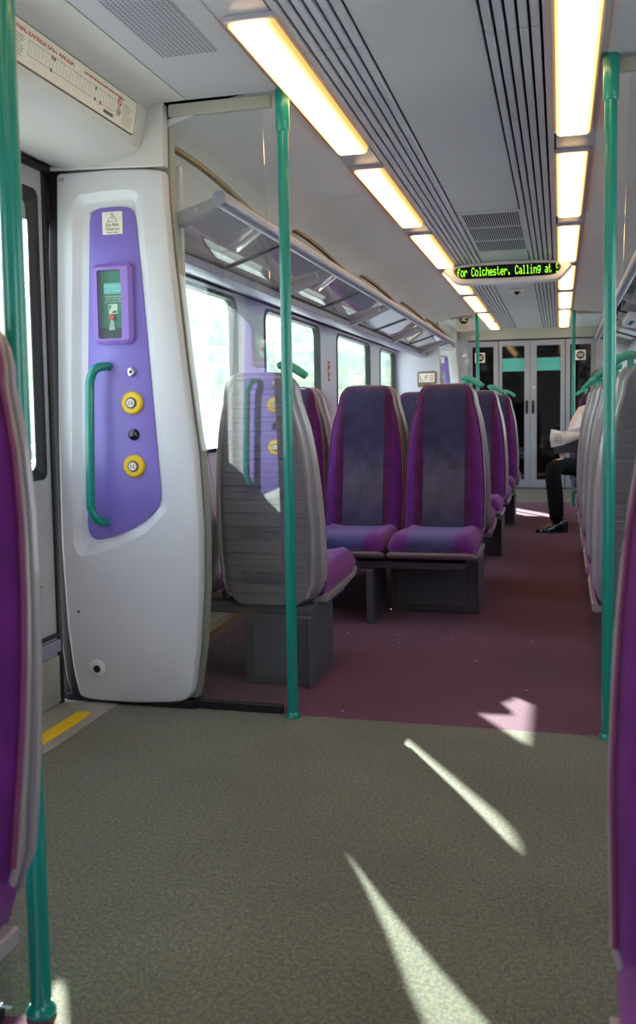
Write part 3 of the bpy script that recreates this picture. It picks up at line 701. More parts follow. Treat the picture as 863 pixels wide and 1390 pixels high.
def seat_proto():
    e = empty('seat', (0,0,0), 'x', 'seat')
    # back shell, in two layers with a dark joint
    def wedge(z, d0, d1, g, r, n=5):
        # section with sides slanting inward from depth fraction d0 (front) to d1 (back)
        a0 = hw(z)+g-inset(d0, z); a1 = hw(z)+g-inset(d1, z); y0 = yb(z)-th(z)*(1-d0); y1 = yb(z)-th(z)*(1-d1)
        pts = []
        for sg in (1, -1):
            arc = []
            for i in range(n+1):
                t = R(90*i/n); arc.append((sg*(a1-r+r*math.cos(t)), y1-r+r*math.sin(t), z))
            pts += arc if sg == 1 else list(reversed(arc))
            if sg == 1: first = (a0, y0, z)
        return [(a0-.004, y0, z), (a0, y0+.004, z)] + pts + [(-a0, y0+.004, z), (-a0+.004, y0, z)]
    b = MB(); b.loft([wedge(z, .46, 1, .006, .016) for z in ZR]); b.build('back_shell', M['shell'], e, angle=60)
    b = MB(); b.loft([wedge(z, .38, .5, .001, .002) for z in ZR]); b.build('joint', M['dark'], e)
    b = MB(); b.loft([wedge(z, 0, .42, .006, .008) for z in ZR]); b.build('side_rim', M['rim'], e, angle=60)
    # ribbed back panel with raised edge roll
    zs = [.345 + i*(1.165-.345)/156 for i in range(157)]; loops = []
    for z in zs:
        ph = ((z-.345) % .0525)
        d = -.009 if ph < .0070 else (.0015 if ph > .0445 else 0.0)
        a = max(.03, hw(min(z+.035, 1.2))-.044); y = yb(z) + .004
        loops.append([(-a, y-.012, z), (-a+.004, y+d, z), (0, y+d+.0, z), (a-.004, y+d, z), (a, y-.012, z)])
    b = MB(); b.loft(loops, False, False, closed=False); pn = b.build('back_panel', M['shell'], e, angle=60)
    rp = [(hw(z)-.030, yb(z)-.006, z) for z in [.34,.4,.5,.6,.7,.8,.9,1.0,1.06,1.10,1.13,1.155,1.172,1.183]]
    path = [Vector(p) for p in rp] + [Vector((0, yb(1.19)-.006, 1.186))] + [Vector((-p[0], p[1], p[2])) for p in reversed(rp)]
    MB().tube(path, .011, 8).build('edge_roll', M['rim'], e)
    # small louvre patches
    lv = MB()
    for zc in (.60,):
        for k in range(6): lv.box(-.065, .10, yb(zc)+.002, yb(zc)+.0065, zc-.024+k*.008, zc-.0205+k*.008)
    lv.build('louvres', M['base'], e)
    lv = MB()
    for k in range(6): lv.box(-.065, .10, yb(.42)+.002, yb(.42)+.0065, .396+k*.008, .3995+k*.008)
    lv.build('louvres', M['base'], e)
    # upholstered back
    ZP = [.40,.42,.46,.52,.60,.70,.80,.90,.98,1.04,1.085,1.12,1.145,1.165,1.178,1.188,1.194]
    loops = []
    for z in ZP:
        a = (hw(z)-.002) if z < 1.19 else hw(z)-.01; yf = yb(z)-th(z)
        edge = min(1, (1.2-z)/.05)**.5
        L1 = []
        n = 20
        for i in range(n+1):
            s = -1 + 2*i/n
            bul = .050*(1-abs(s)**5)**.6 if abs(s) < 1 else 0
            bol = .022*math.exp(-((abs(s)-.74)/.16)**2)*(1 if z < .98 else max(0, 1-(z-.98)/.12))
            L1.append((a*s, yf - .004 - (bul*.85 + bol*.8)*edge, z))
        L1 += [(a*.98, yf+.012, z), (-a*.98, yf+.012, z)]
        loops.append(L1)
    b = MB(); b.loft(loops); b.build('backrest', M['fabric'], e, angle=70)
    pp = [(hw(z)+.001, yb(z)-th(z)-.006, z) for z in [.42,.5,.6,.7,.8,.9,1.0,1.06,1.10,1.13,1.155,1.172,1.185,1.195]]
    path = [Vector(p) for p in pp] + [Vector((-p[0], p[1], p[2])) for p in reversed(pp)]
    MB().tube(path, .0042, 6).build('piping', M['piping'], e)
    # cushion, lofted front to back
    loops = []
    for (y, zt, zb_, a) in [(-.668,.392,.372,.192),(-.662,.412,.358,.206),(-.645,.428,.348,.213),(-.61,.440,.340,.217),(-.55,.446,.335,.219),(-.45,.440,.332,.219),(-.35,.432,.332,.218),(-.25,.428,.332,.216),(-.09,.428,.335,.212)]:
        L1 = []; n = 16
        for i in range(n+1):
            s = -1 + 2*i/n; rise = .016*math.exp(-((abs(s)-.78)/.18)**2) - (.045*abs(s)**9)
            L1.append((a*s, y, zt + rise))
        L1 += [(a*.985, y, (zt+zb_)/2-.012), (a*.93, y, zb_), (-a*.93, y, zb_), (-a*.985, y, (zt+zb_)/2-.012)]
        loops.append(L1)
    b = MB(); b.loft(loops); b.build('cushion', M['fabric2'], e, angle=70)
    # plastic pan under the cushion
    loops = []
    for (y, zt, zb_, a) in [(-.672,.366,.352,.196),(-.655,.360,.336,.214),(-.60,.345,.322,.220),(-.40,.338,.310,.221),(-.10,.338,.305,.220)]:
        loops.append([(a,y,zt),(a,y,zb_+.006),(a*.96,y,zb_),(-a*.96,y,zb_),(-a,y,zb_+.006),(-a,y,zt)])
    b = MB(); b.loft(loops); b.build('seat_pan', M['rim'], e, bevel=.003)
    return e
PROTO = seat_proto()
def handle_for(e, s):
    b = MB()
    pts = smoothpath([(s*.080, .072, 1.226), (s*.098, .074, 1.232), (s*.125, .074, 1.228), (s*.155, .072, 1.212), (s*.180, .068, 1.194), (s*.190, .066, 1.186)], 4)
    n = len(pts); b.tube(pts, [.007 + .009*math.sin(math.pi*min(1, max(0, (i+.6)/(n*1.0))))**.35 if 0 < i < n-1 else .008 for i in range(n)], 12)
    h = b.build('grab_handle', M['tealpad'], e)
    MB().box(*sorted((s*.092, s*.114)), .055, .080, 1.15, 1.222).build('stem', M['tealpad'], h, bevel=.005)
HPROTO = {}
def place_seat(x, y, face, label, group, aisle=0):
    """face -1 looks towards the camera end, +1 looks forward; aisle = +1/-1 side of the handle in world x"""
    e = copy_tree(PROTO); e.location = (x, y, 0); e.rotation_euler = (0, 0, 0 if face < 0 else math.pi)
    e['label'] = label; e['group'] = group
    if aisle: handle_for(e, aisle if face < 0 else -aisle)
    return e
ROWS = [  # y of shell back at floor level, facing, count on the left
    (3.42, 1, 2, 'behind the glass screen'),
    (5.14, -1, 3, 'in the nearest row facing the camera'),
    (5.42, 1, 3, 'back to back with the nearest facing row'),
    (7.10, -1, 3, 'in the second row facing the camera'),
    (7.36, 1, 3, 'back to back with the second facing row'),
    (9.02, -1, 3, 'in the third row facing the camera'),
    (9.28, 1, 3, 'back to back with the third facing row'),
]
for ri, (y, fc, n, desc) in enumerate(ROWS):
    xs_ = [-1.10, -1.546] if n == 2 else [-.610, -1.056, -1.502]
    for k, x in enumerate(xs_):
        pos = ['aisle seat', 'middle seat' if n == 3 else 'window seat', 'window seat'][k]
        if ri == 0: lab = 'ribbed grey back of the %s %s, left of the aisle' % (pos, desc)
        else: lab = '%s %s %s, left of the aisle' % ('purple' if fc < 0 else 'grey-backed', pos, desc)
        place_seat(x, y, fc, lab, 'seats left of the aisle', 1 if k == 0 else 0)
RR = [(3.42,1),(4.25,1),(5.08,1),(5.91,1),(6.74,1),(9.05,-1)]
rn = ['nearest row right of the aisle, grey backs', 'second row right of the aisle, grey backs', 'third row right of the aisle, grey backs', 'fourth row right of the aisle, grey backs', 'fifth row right of the aisle, grey backs', 'row where the passenger sits']
for ri, (y, fc) in enumerate(RR):
    for k, x in enumerate((.335, .781)):
        place_seat(x, y, fc, '%s of the %s' % (['aisle seat', 'window seat'][k], rn[ri]), 'seats right of the aisle', -1 if k == 0 else 0)
place_seat(-.955, 1.215, -1, 'blurred purple seat cut off by the left edge of the photo', 'nearest seats', 0)
place_seat(-1.401, 1.215, -1, 'purple window seat beyond the left edge of the photo', 'nearest seats')
place_seat(.278, 1.20, -1, 'blurred purple seat cut off by the right edge of the photo', 'nearest seats', 0)
place_seat(.724, 1.20, -1, 'purple window seat beyond the right edge of the photo', 'nearest seats')
for ch in list(PROTO.children): bpy.data.objects.remove(ch)
bpy.data.objects.remove(PROTO)

def base(x0, x1, y, fc, label, leg_x=None, bx=None):
    """row frame: beam from x0 (aisle end) to x1; box pedestal at the aisle end"""
    lo, hi = min(x0, x1), max(x0, x1); c = (lo+hi)/2
    e = empty('seat_pedestal', (c, y, 0), label, 'seat base', 'grey steel seat bases'); s = fc
    yy = lambda a, b: sorted((s*a, s*b))
    a, b = yy(.06, .60)
    MB().box(lo-c+.02, hi-c-.02, a, b, .268, .305).build('support_beam', M['base'], e, bevel=.006)
    bx0, bx1 = bx
    a, b = yy(.03, .36) if leg_x is None else yy(.0, .32)
    MB().box(bx0-c, bx1-c, a, b, .0, .27).build('plinth', M['base'], e, bevel=.006)
    # inset panel on the box front and raised end plate
    a2, b2 = yy(.02, .03) if leg_x is None else yy(.318, .328)
    MB().box(bx0-c+.03, bx1-c-.05, a2, b2, .03, .235).build('access_panel', M['base'], e, bevel=.004)
    end = bx1 if abs(bx1-x0) < abs(bx0-x0) else bx0; d = .006 if end == bx1 else -.006
    a3, b3 = yy(-.005, .37) if leg_x is None else yy(-.01, .345)
    xs2 = sorted((end-c, end-c+d)); 
    MB().box(xs2[0], xs2[1], a3, b3, 0, .27).build('end_plate', M['base'], e, bevel=.003)
    if leg_x is not None:
        a, b = yy(.30, .66); MB().box(leg_x-c-.018, leg_x-c+.018, a, b, 0, .27).build('leg', M['base'], e, bevel=.005)
    return e
base(-.90, -1.76, 3.37, 1, 'grey steel base box under the seat behind the glass screen', None, (-1.19, -.925))
base(-.43, -1.67, 5.16, -1, 'long grey base under the first row facing the camera', -.915, (-.87, -.41))
base(-.43, -1.67, 5.42, 1, 'grey base of the row back to back behind the first facing row', None, (-.9, -.46))
base(-.43, -1.67, 7.12, -1, 'grey base under the second row facing the camera', -.95, (-.87, -.41))
base(-.43, -1.67, 7.36, 1, 'grey base of the row back to back behind the second facing row', None, (-.9, -.46))
base(-.43, -1.67, 9.04, -1, 'grey base under the third row facing the camera', -.95, (-.87, -.41))
base(-.43, -1.67, 9.28, 1, 'grey base of the row back to back behind the third facing row', None, (-.9, -.46))
for ri, (y, fc) in enumerate(RR):
    base(.17, 1.0, y+.02*fc, fc, 'grey seat base under the %s' % rn[ri].replace(', grey backs',''), None, (.22, .46))
base(-.95, -1.58, 1.19, -1, 'grey seat base under the nearest left seats', None, (-1.35, -1.10))
base(.14, .94, 1.18, -1, 'grey seat base under the nearest right seats', None, (.22, .45))

# ------------------------------------------------------------------ luggage racks
def rack(s, y0, y1, brs, label, straps):
    f = 1 if s == 0 else -1
    X0 = -1.143 if s == 0 else mx(-1.143)
    e = empty('luggage_rack', (X0, y0, 1.80), label, 'luggage rack', 'glass luggage racks along the walls')
    W = lambda dx: f*dx      # dx negative goes to the wall
    Lh = y1-y0
    prof = [(.020,.004),(.018,.020),(.004,.028),(-.018,.022),(-.030,.002),(-.026,-.020),(-.008,-.028),(.012,-.020)]
    b = MB(); b.prism([(W(p[0]), p[1]) for p in prof], 'y', 0, Lh); b.build('front_rail', M['alu'], e, angle=60)
    b = MB(); b.prism([(W(p[0]), p[1]) for p in [(-.300,-.105),(-.300,-.140),(-.335,-.150),(-.375,-.150),(-.375,-.105)]], 'y', 0, Lh); b.build('rear_rail', M['alu'], e, bevel=.004)
    b = MB(); b.prism([(W(p[0]), p[1]) for p in [(-.302,-.100),(-.302,-.106),(-.345,-.106),(-.345,-.100)]], 'y', 0, Lh); b.build('rear_seal', M['rubber'], e)
    ends = list(brs) + [y1]
    for k, yb_ in enumerate(brs):
        yy = yb_-y0
        br = MB(); br.loft([[(W(-.015), yy-.018, -.022), (W(-.015), yy+.018, -.022), (W(-.015), yy+.022, .012), (W(-.015), yy-.022, .012)],
                            [(W(-.16), yy-.022, -.085), (W(-.16), yy+.022, -.085), (W(-.16), yy+.026, -.030), (W(-.16), yy-.026, -.030)],
                            [(W(-.34), yy-.026, -.150), (W(-.34), yy+.026, -.150), (W(-.34), yy+.030, -.092), (W(-.34), yy-.030, -.092)]])
        o = br.build('bracket', M['rim'], e, bevel=.004)
        MB().cyl((W(-.09), yy-.026, -.034), (0,-1,0), .006, .006, 12).build('bolt', M['chrome'], o)
        nx = ends[k+1]-y0
        a, c_ = yy+.03, nx-.03
        if c_-a > .2:
            g = MB(); g.loft([[(W(-.02), a, -.004), (W(-.02), c_, -.004), (W(-.02), c_, .003), (W(-.02), a, .003)], [(W(-.32), a, -.100), (W(-.32), c_, -.100), (W(-.32), c_, -.093), (W(-.32), a, -.093)]])
            o = g.build('glass_shelf', M['shelfglass'], e, smooth=False)
            bt = MB(); m_ = (a+c_)/2
            bt.loft([[(W(-.02), m_-.012, -.012), (W(-.02), m_+.012, -.012), (W(-.02), m_+.012, -.003), (W(-.02), m_-.012, -.003)], [(W(-.32), m_-.012, -.108), (W(-.32), m_+.012, -.108), (W(-.32), m_+.012, -.099), (W(-.32), m_-.012, -.099)]])
            bt.build('shelf_batten', M['base'], e)
    for yy_ in straps:
        yy = yy_-y0
        pts = smoothpath([(W(-.255), yy-.02, .165), (W(-.262), yy, .215), (W(-.235), yy+.04, .225), (W(-.17), yy+.12, .185), (W(-.10), yy+.20, .125), (W(-.04), yy+.27, .060), (W(-.006), yy+.31, .020)], 5)
        b = MB(); b.tube(pts, .0125, 8); b.build('ceiling_strap', M['bronze'], e)
    return e
rack(0, 3.10, YN2-.13, [3.14, 4.82, 6.55, 8.28, 9.95], 'aluminium and glass luggage rack over the windows on the left wall', [3.02+.14, 4.78, 6.5, 8.2, 9.8])
rack(1, 3.10, YN2-.13, [3.14, 4.82, 6.55, 8.28, 9.95], 'aluminium and glass luggage rack at the upper right edge', [3.16, 4.78, 6.5, 8.2, 9.8])
rack(0, YBACK+.05, YN-.14, [-1.3, .4], 'luggage rack over the nearest left seats, outside the picture', [])
rack(1, YBACK+.05, YN-.14, [-1.3, .4], 'luggage rack over the nearest right seats, outside the picture', [])
# speaker holes on the underside of the right rack end
e = empty('service_panel', (mx(-1.30), 7.4, 1.722), 'small grey panel with dark holes under the right luggage rack', 'service panel')
b = MB(); b.loft([[(-.06,-.35,-.030),(.06,-.35,-.052),(.06,.35,-.052),(-.06,.35,-.030)],[(-.06,-.35,.022),(.06,-.35,.0),(.06,.35,.0),(-.06,.35,.022)]]); b.build('plate', M['wall'], e, bevel=.006)
b = MB()
for k in range(4): b.tube([(-.02, -.20+k*.09, -.037), (-.02, -.20+k*.09, -.0415)], .018, 14)
b.build('holes', M['ink'], e)
# ------------------------------------------------------------------ route map over the door
e = empty('route_map', (-1.388, 2.2, 2.045), 'long cream route map panel with red heading above the left door', 'route map')
mp = MB()
# face from (x -1.399,z 1.992) to (x -1.379,z 2.096): tilt
tx = .018; dz = .0535
tilt = lambda v, d: (v/dz*tx*.55 + d, v)       # v height on panel -> local x,z
ol = rrect(-.72, .755, -.0535, .0535, .012)
mp.loft([[(tilt(p[1], .0005)[0], p[0], p[1]) for p in ol], [(tilt(p[1], .0045)[0], p[0], p[1]) for p in ol]])
bd = mp.build('border', M['greyink'], e)
il = rrect(-.715, .750, -.0500, .0500, .010)
mp = MB(); mp.loft([[(tilt(p[1], .004)[0], p[0], p[1]) for p in il], [(tilt(p[1], .0055)[0], p[0], p[1]) for p in il]]); mp.build('sheet', M['paper'], e)
def TM(y, v): # text reads along +y (seen from +x side: left is -y?)
    x, z = tilt(v, .0058)
    return Matrix(((0,0,1,x),(1,0,0,y),(0,1,0,z),(0,0,0,1)))
text('NATIONAL EXPRESS EAST ANGLIA', .026, TM(.335, .034), M['redink'], e, 'heading', align='RIGHT', sx=.92)
text('Great Eastern Main Line and branches: all stations and connections', .0115, TM(.66, .034), M['redink'], e, 'subheading', align='RIGHT', sx=.85)
ln = MB()
def strip(y0, y1, v0, v1): 
    a = tilt(v0, .0056)[0]; b = tilt(v1, .0056)[0]
    ln.add([(a, y0, v0), (a, y1, v0), (b, y1, v1), (b, y0, v1)], [(0,1,2,3)])
strip(.10, .60, .0155, .0168); strip(.10, .60, -.0218, -.0205); strip(.10, .1013, -.021, .016); strip(.5987, .60, -.021, .016)
random.seed(3)
for k in range(26):
    y = .115 + k*.0187; strip(y, y+.0012, -.012-random.random()*.006, .008+random.random()*.006)
for k in range(9): strip(.02, .06+random.random()*.02, .015-k*.0062, .0166-k*.0062)
for k in range(5): strip(.655, .70+random.random()*.03, .020-k*.0055, .0214-k*.0055)
for k in range(7): strip(.655, .72+random.random()*.015, -.008-k*.0052, -.0068-k*.0052)
ln.build('fine_print', M['greyink'], e, smooth=False)
rg = MB(); c0 = (.630, .017); rg.tube([(tilt(c0[1]+.012*math.sin(a), .0062)[0], c0[0]+.012*math.cos(a), c0[1]+.012*math.sin(a)) for a in [i*math.pi/12 for i in range(24)]], .0014, 6, closed=True)
rg.tube([(tilt(c0[1]+.008, .0062)[0], c0[0]-.008, c0[1]+.008), (tilt(c0[1]-.008, .0062)[0], c0[0]+.008, c0[1]-.008)], .0014, 6); rg.build('no_smoking_ring', M['redink'], e)
rg = MB(); c0 = (.630, -.012); rg.tube([(tilt(c0[1]+.012*math.sin(a), .0062)[0], c0[0]+.012*math.cos(a), c0[1]+.012*math.sin(a)) for a in [i*math.pi/12 for i in range(24)]], .0011, 6, closed=True); rg.tube([(tilt(c0[1]+.005, .0062)[0], c0[0]-.002, c0[1]+.005), (tilt(c0[1]-.006, .0062)[0], c0[0]+.003, c0[1]-.006)], .002, 6); rg.build('camera_ring', M['greyink'], e)
ln = MB(); strip(.535, .60, -.040, -.030); ln.build('dark_label', M['base'], e, smooth=False)
for (yy, v, m_) in ((.215, .014, 'redink'), (.228, .013, 'greenink'), (.47, .012, 'greenink'), (.215, -.020, 'greenink'), (.47, -.019, 'greenink'), (.505, -.020, 'redink')):
    ln = MB(); strip(yy, yy+.010, v-.006, v+.004); ln.build('station_mark', M[m_], e, smooth=False)

# ------------------------------------------------------------------ perforated speaker panel, air vent
def perforated():
    m = bpy.data.materials.new('perforated_sheet'); m.use_nodes = True; nt = m.node_tree; N = nt.nodes; L = nt.links; p = N['Principled BSDF']; p.inputs['Roughness'].default_value = .4
    tc = N.new('ShaderNodeTexCoord'); vo = N.new('ShaderNodeTexVoronoi'); vo.voronoi_dimensions = '2D'; vo.inputs['Scale'].default_value = 72; vo.inputs['Randomness'].default_value = 0
    L.new(tc.outputs['Object'], vo.inputs['Vector']); lt = N.new('ShaderNodeMath'); lt.operation = 'LESS_THAN'; lt.inputs[1].default_value = .30; L.new(vo.outputs['Distance'], lt.inputs[0])
    mxn = N.new('ShaderNodeMix'); mxn.data_type = 'RGBA'; mxn.inputs[6].default_value = srgb(168,166,178); mxn.inputs[7].default_value = srgb(92,90,100)
    L.new(lt.outputs[0], mxn.inputs[0]); L.new(mxn.outputs[2], p.inputs['Base Color']); return m
M['perf'] = perforated()
e = empty('speaker_grille', (-1.065, 2.28, 2.12), 'perforated speaker panel in the ceiling beside the route map', 'speaker grille')
MB().box(-.088, .088, -.38, .38, -.003, .001).build('perforated_plate', M['perf'], e)
e = empty('air_vent', (CX+.01, 5.85, 2.128), 'slotted air vent in the centre ceiling in front of the passenger display', 'air vent')
MB().box(-.172, .172, -.66, .66, -.004, .0).build('vent_frame', M['ceiling'], e, bevel=.002)
for (a, b) in ((-.60, -.24), (-.19, .20), (.25, .60)):
    sl = MB()
    for k in range(24): sl.box(-.150 + k*.0128, -.150 + k*.0128 + .0056, a, b, -.0055, -.0036)
    sl.build('slots', M['dark'], e)
e = empty('ceiling_camera', (CX+.01, 8.6, 2.128), 'small dark dome camera on the centre ceiling beyond the display', 'camera')
b = MB(); b.box(-.065, .065, -.09, .09, -.022, 0); b.build('housing', M['white_cove'], e, bevel=.008)
b = MB(); b.loft([[(r*math.cos(t*math.pi/10), r*math.sin(t*math.pi/10)-.02, z) for t in range(20)] for r, z in ((.030,-.020),(.029,-.030),(.022,-.042),(.010,-.049),(.003,-.050))]); b.build('dome', M['blackglass'], e)

# ------------------------------------------------------------------ passenger display
e = empty('passenger_display', (-.375, 6.95, 2.0), 'hanging passenger display with scrolling green text under the ceiling', 'display')
top = [(-.465,.078),(-.44,.100),(-.30,.126),(0,.134),(.30,.126),(.44,.100),(.465,.078)]
bot = [(.43,.045),(.385,-.010),(.34,-.026),(0,-.032),(-.34,-.026),(-.385,-.010),(-.43,.045)]
hs = arcs(top+bot, 90, 1)
b = MB(); b.loft([[(p[0], .11, p[1]) for p in offs(hs, -.02)], [(p[0], .09, p[1]) for p in hs], [(p[0], .0, p[1]) for p in hs], [(p[0], -.012, p[1]) for p in offs(hs, -.010)]]); b.build('housing', M['white'], e, angle=45)
st_ = [(-.385,.078),(-.36,.092),(-.2,.100),(0,.102),(.2,.100),(.36,.092),(.385,.078),(.375,.045),(.345,.018),(.30,.010),(0,.006),(-.30,.010),(-.345,.018),(-.375,.045)]
sl_ = arcs(st_, 80, 1)
b = MB(); b.loft([[(p[0], -.006, p[1]) for p in sl_], [(p[0], -.0145, p[1]) for p in sl_]]); b.build('screen', M['blackglass'], e)
FONT = {'f':['00110','01001','01000','11100','01000','01000','01000'],'o':['00000','00000','01110','10001','10001','10001','01110'],'r':['00000','00000','10110','11001','10000','10000','10000'],
'C':['01110','10001','10000','10000','10000','10001','01110'],'l':['01100','00100','00100','00100','00100','00100','01110'],'c':['00000','00000','01110','10000','10000','10001','01110'],
'h':['10000','10000','10110','11001','10001','10001','10001'],'e':['00000','00000','01110','10001','11111','10000','01110'],'s':['00000','00000','01110','10000','01110','00001','11110'],
't':['01000','01000','11100','01000','01000','01001','00110'],'.':['00000','00000','00000','00000','00000','01100','01100'],'a':['00000','00000','01110','00001','01111','10001','01111'],
'i':['00100','00000','01100','00100','00100','00100','01110'],'n':['00000','00000','10110','11001','10001','10001','10001'],'g':['00000','01111','10001','10001','01111','00001','01110'],'S':['01111','10000','10000','01110','00001','00001','11110'],' ':['00000']*7}
led = emis('green_led', (.32,1,.03,1), 1.5)
msg = 'for Colchester. Calling at S'; b = MB(); cw = .0259; x0 = -.355
for ci, ch in enumerate(msg):
    for r_, row in enumerate(FONT[ch]):
        for c_, v in enumerate(row):
            if v == '1' and not (ci == len(msg)-1 and c_ > 2):
                x = x0 + ci*cw + c_*.0044; z = .082 - r_*.0090
                b.add([(x, -.0150, z), (x+.0040, -.0150, z), (x+.0040, -.0150, z+.0072), (x, -.0150, z+.0072)], [(0,1,2,3)])
b.build('scrolling_text', led, e, smooth=False)
MB().box(-.30, .30, .02, .08, .12, .131).build('mount', M['rim'], e)

# ------------------------------------------------------------------ notices
e = empty('camera_notice', (-1.04, YN2-.0475, 1.937), 'white notice with a black round camera symbol on the distant glass screen', 'notice')
MB().box(-.075, .075, -.003, 0, 0, .205).build('sheet', M['paper'], e)
MB().prism(disc(0, .130, .050), 'y', -.005, -.002).build('black_disc', M['ink'], e)
b = MB(); b.prism([(-.036,.122),(.008,.158),(.026,.150),(.018,.136),(-.026,.112)], 'y', -.007, -.0045); b.prism([(.0,.128),(.04,.118),(.04,.108),(-.01,.112)], 'y', -.007, -.0045); b.build('camera_symbol', M['paper'], e)
text('CCTV in use', .020, faceY(0, -.004, .056), M['greyink'], e); text('for your security', .015, faceY(0, -.004, .030), M['greyink'], e)
e = empty('wall_plaque', (-1.447, YN2-.125, 1.325), 'small brown-framed white plaque on the end partition above the distant seats', 'plaque')
b = MB(); b.prism(rrect(-.105, .105, 0, .175, .02), 'y', -.006, .0); b.build('brown_frame', M['bronze'], e)
MB().box(-.088, .088, -.008, -.005, .055, .155).build('white_sheet', M['paper'], e)
b = MB()
for (x, z, w, h) in ((-.075,.075,.006,.06),(-.075,.075,.03,.008),(-.02,.08,.006,.05),(-.02,.122,.03,.008),(-.02,.102,.02,.008),(.03,.075,.045,.008),(.03,.098,.045,.008),(.03,.122,.045,.008)): b.box(x, x+w, -.0095, -.0078, z, z+h)
b.build('plaque_print', M['redink'], e)
e = empty('red_label', (-1.7985, 7.31, 1.31), 'narrow red and white vertical label on the wall between the second and third windows', 'label')
MB().box(.0, .003, -.028, .028, 0, .155).build('red_strip', M['redink'], e)
b = MB(); b.box(.0028, .0042, -.014, .014, .012, .045).box(.0028, .0042, -.014, .014, .058, .095).box(.0028, .0042, -.014, .014, .118, .140); b.build('white_blocks', M['paper'], e)

# ------------------------------------------------------------------ seated passenger
def skin_mesh(name, verts, edges, radii, mats, pick, parent, sub=2, root=0):
    me = bpy.data.meshes.new(name); me.from_pydata(verts, edges, []); o = bpy.data.objects.new(name, me); C.objects.link(o)
    sm = o.modifiers.new('skin', 'SKIN'); sm.use_smooth_shade = True
    ss = o.modifiers.new('sub', 'SUBSURF'); ss.levels = sub; ss.render_levels = sub
    bpy.context.view_layer.update()
    if not me.skin_vertices:
        bpy.context.view_layer.objects.active = o
        bpy.ops.mesh.customdata_skin_add()
    for i, r in enumerate(radii): me.skin_vertices[0].data[i].radius = (r, r) if not isinstance(r, tuple) else r
    for i in range(len(verts)): me.skin_vertices[0].data[i].use_root = (i == root)
    bpy.context.view_layer.update()
    dg = bpy.context.evaluated_depsgraph_get(); me2 = bpy.data.meshes.new_from_object(o.evaluated_get(dg)); bpy.data.objects.remove(o)
    me2.name = name; me2.materials.clear()
    for m_ in mats: me2.materials.append(m_)
    for p in me2.polygons: p.use_smooth = True; p.material_index = pick(p.center)
    o = bpy.data.objects.new(name, me2); C.objects.link(o)
    if parent is not None: o.parent = parent
    return o
PX, PY = .36, 8.63
e = empty('person', (PX, PY, 0), 'seated person in pale shirt and dark trousers, one leg in the aisle, reading a newspaper', 'person')
V = []; E_ = []; RD = []
def jv(p, r, link=None):
    V.append(p); RD.append(r)
    if link is not None: E_.append((link, len(V)-1))
    return len(V)-1
pel = jv((0,0,.54), .125)
sp1 = jv((0,.03,.68), (.135,.10), pel); sp2 = jv((0,.06,.86), (.15,.11), sp1); sp3 = jv((0,.06,1.00), (.14,.10), sp2)
nk = jv((0,.05,1.10), .055, sp3); nk2 = jv((-.005,.03,1.15), .052, nk); hd = jv((-.01,.0,1.225), (.074,.086), nk2); hd2 = jv((-.012,.0,1.31), (.062,.074), hd)
# left-of-picture leg stretched into the aisle
h1 = jv((-.10,-.02,.52), .095, pel); k0 = jv((-.26,-.20,.555), .088, h1); k1 = jv((-.42,-.39,.560), .078, k0); s1 = jv((-.415,-.41,.46), .074, k1); s2 = jv((-.395,-.42,.27), .072, s1); s3 = jv((-.385,-.43,.075), .060, s2)
h2 = jv((.10,-.02,.52), .095, pel); k2 = jv((.06,-.24,.545), .088, h2); k3 = jv((.00,-.43,.555), .078, k2); q1 = jv((.0,-.44,.46), .074, k3); q2 = jv((.01,-.45,.27), .072, q1); q3 = jv((.01,-.46,.075), .060, q2)
for s_, el, wr, hnd in ((-1, (-.27,-.06,.78), (-.30,-.36,.70), (-.335,-.43,.685)), (1, (.26,-.08,.76), (.10,-.38,.74), (.05,-.44,.745))):
    sh = jv((s_*.175,.06,1.02), .062, sp3); a1 = jv(((s_*.2+el[0])/2, .0, .90), .052, sh); e1 = jv(el, .044, a1)
    f1 = jv(tuple((Vector(el)+Vector(wr))/2), .040, e1); w0 = jv(wr, .027, f1); w1 = jv(tuple(Vector(wr)*.5+Vector(hnd)*.5), .024, w0); hb = jv(hnd, (.034,.020), w1)
    d = (Vector(hnd)-Vector(wr)).normalized(); side_ = Vector((0,0,1))
    for t, ln_ in ((-.026,.062),(-.009,.072),(.009,.068),(.025,.055)):
        b0 = Vector(hnd) + d*.022 + side_*t; b1 = b0 + d*ln_*.5; b2 = b1 + (d*.5 + Vector((-s_*.8,0,0)))*ln_*.4
        i0 = jv(tuple(b0), .0095, hb); i1 = jv(tuple(b1), .0085, i0); jv(tuple(b2), .0075, i1)
    t0 = Vector(hnd) + side_*.030; i0 = jv(tuple(t0), .0105, hb); jv(tuple(t0 + d*.032 + side_*.016), .009, i0)
def pick(c):
    if c.z > 1.115: return 1
    for wr, hnd in (((-.30,-.36,.70), (-.335,-.43,.685)), ((.10,-.38,.74), (.05,-.44,.745))):
        d = (Vector(hnd)-Vector(wr)).normalized(); q = (Vector(c)-Vector(wr))
        if q.length < .25 and c.z > .62:
            t = q.dot(d)
            if t > .030: return 1
            if t > -.030: return 2
    return 3 if c.z > .665 else 0
body = skin_mesh('body', V, E_, RD, [M['suit'], M['skin'], M['shirt'], M['pinkshirt']], pick, e)
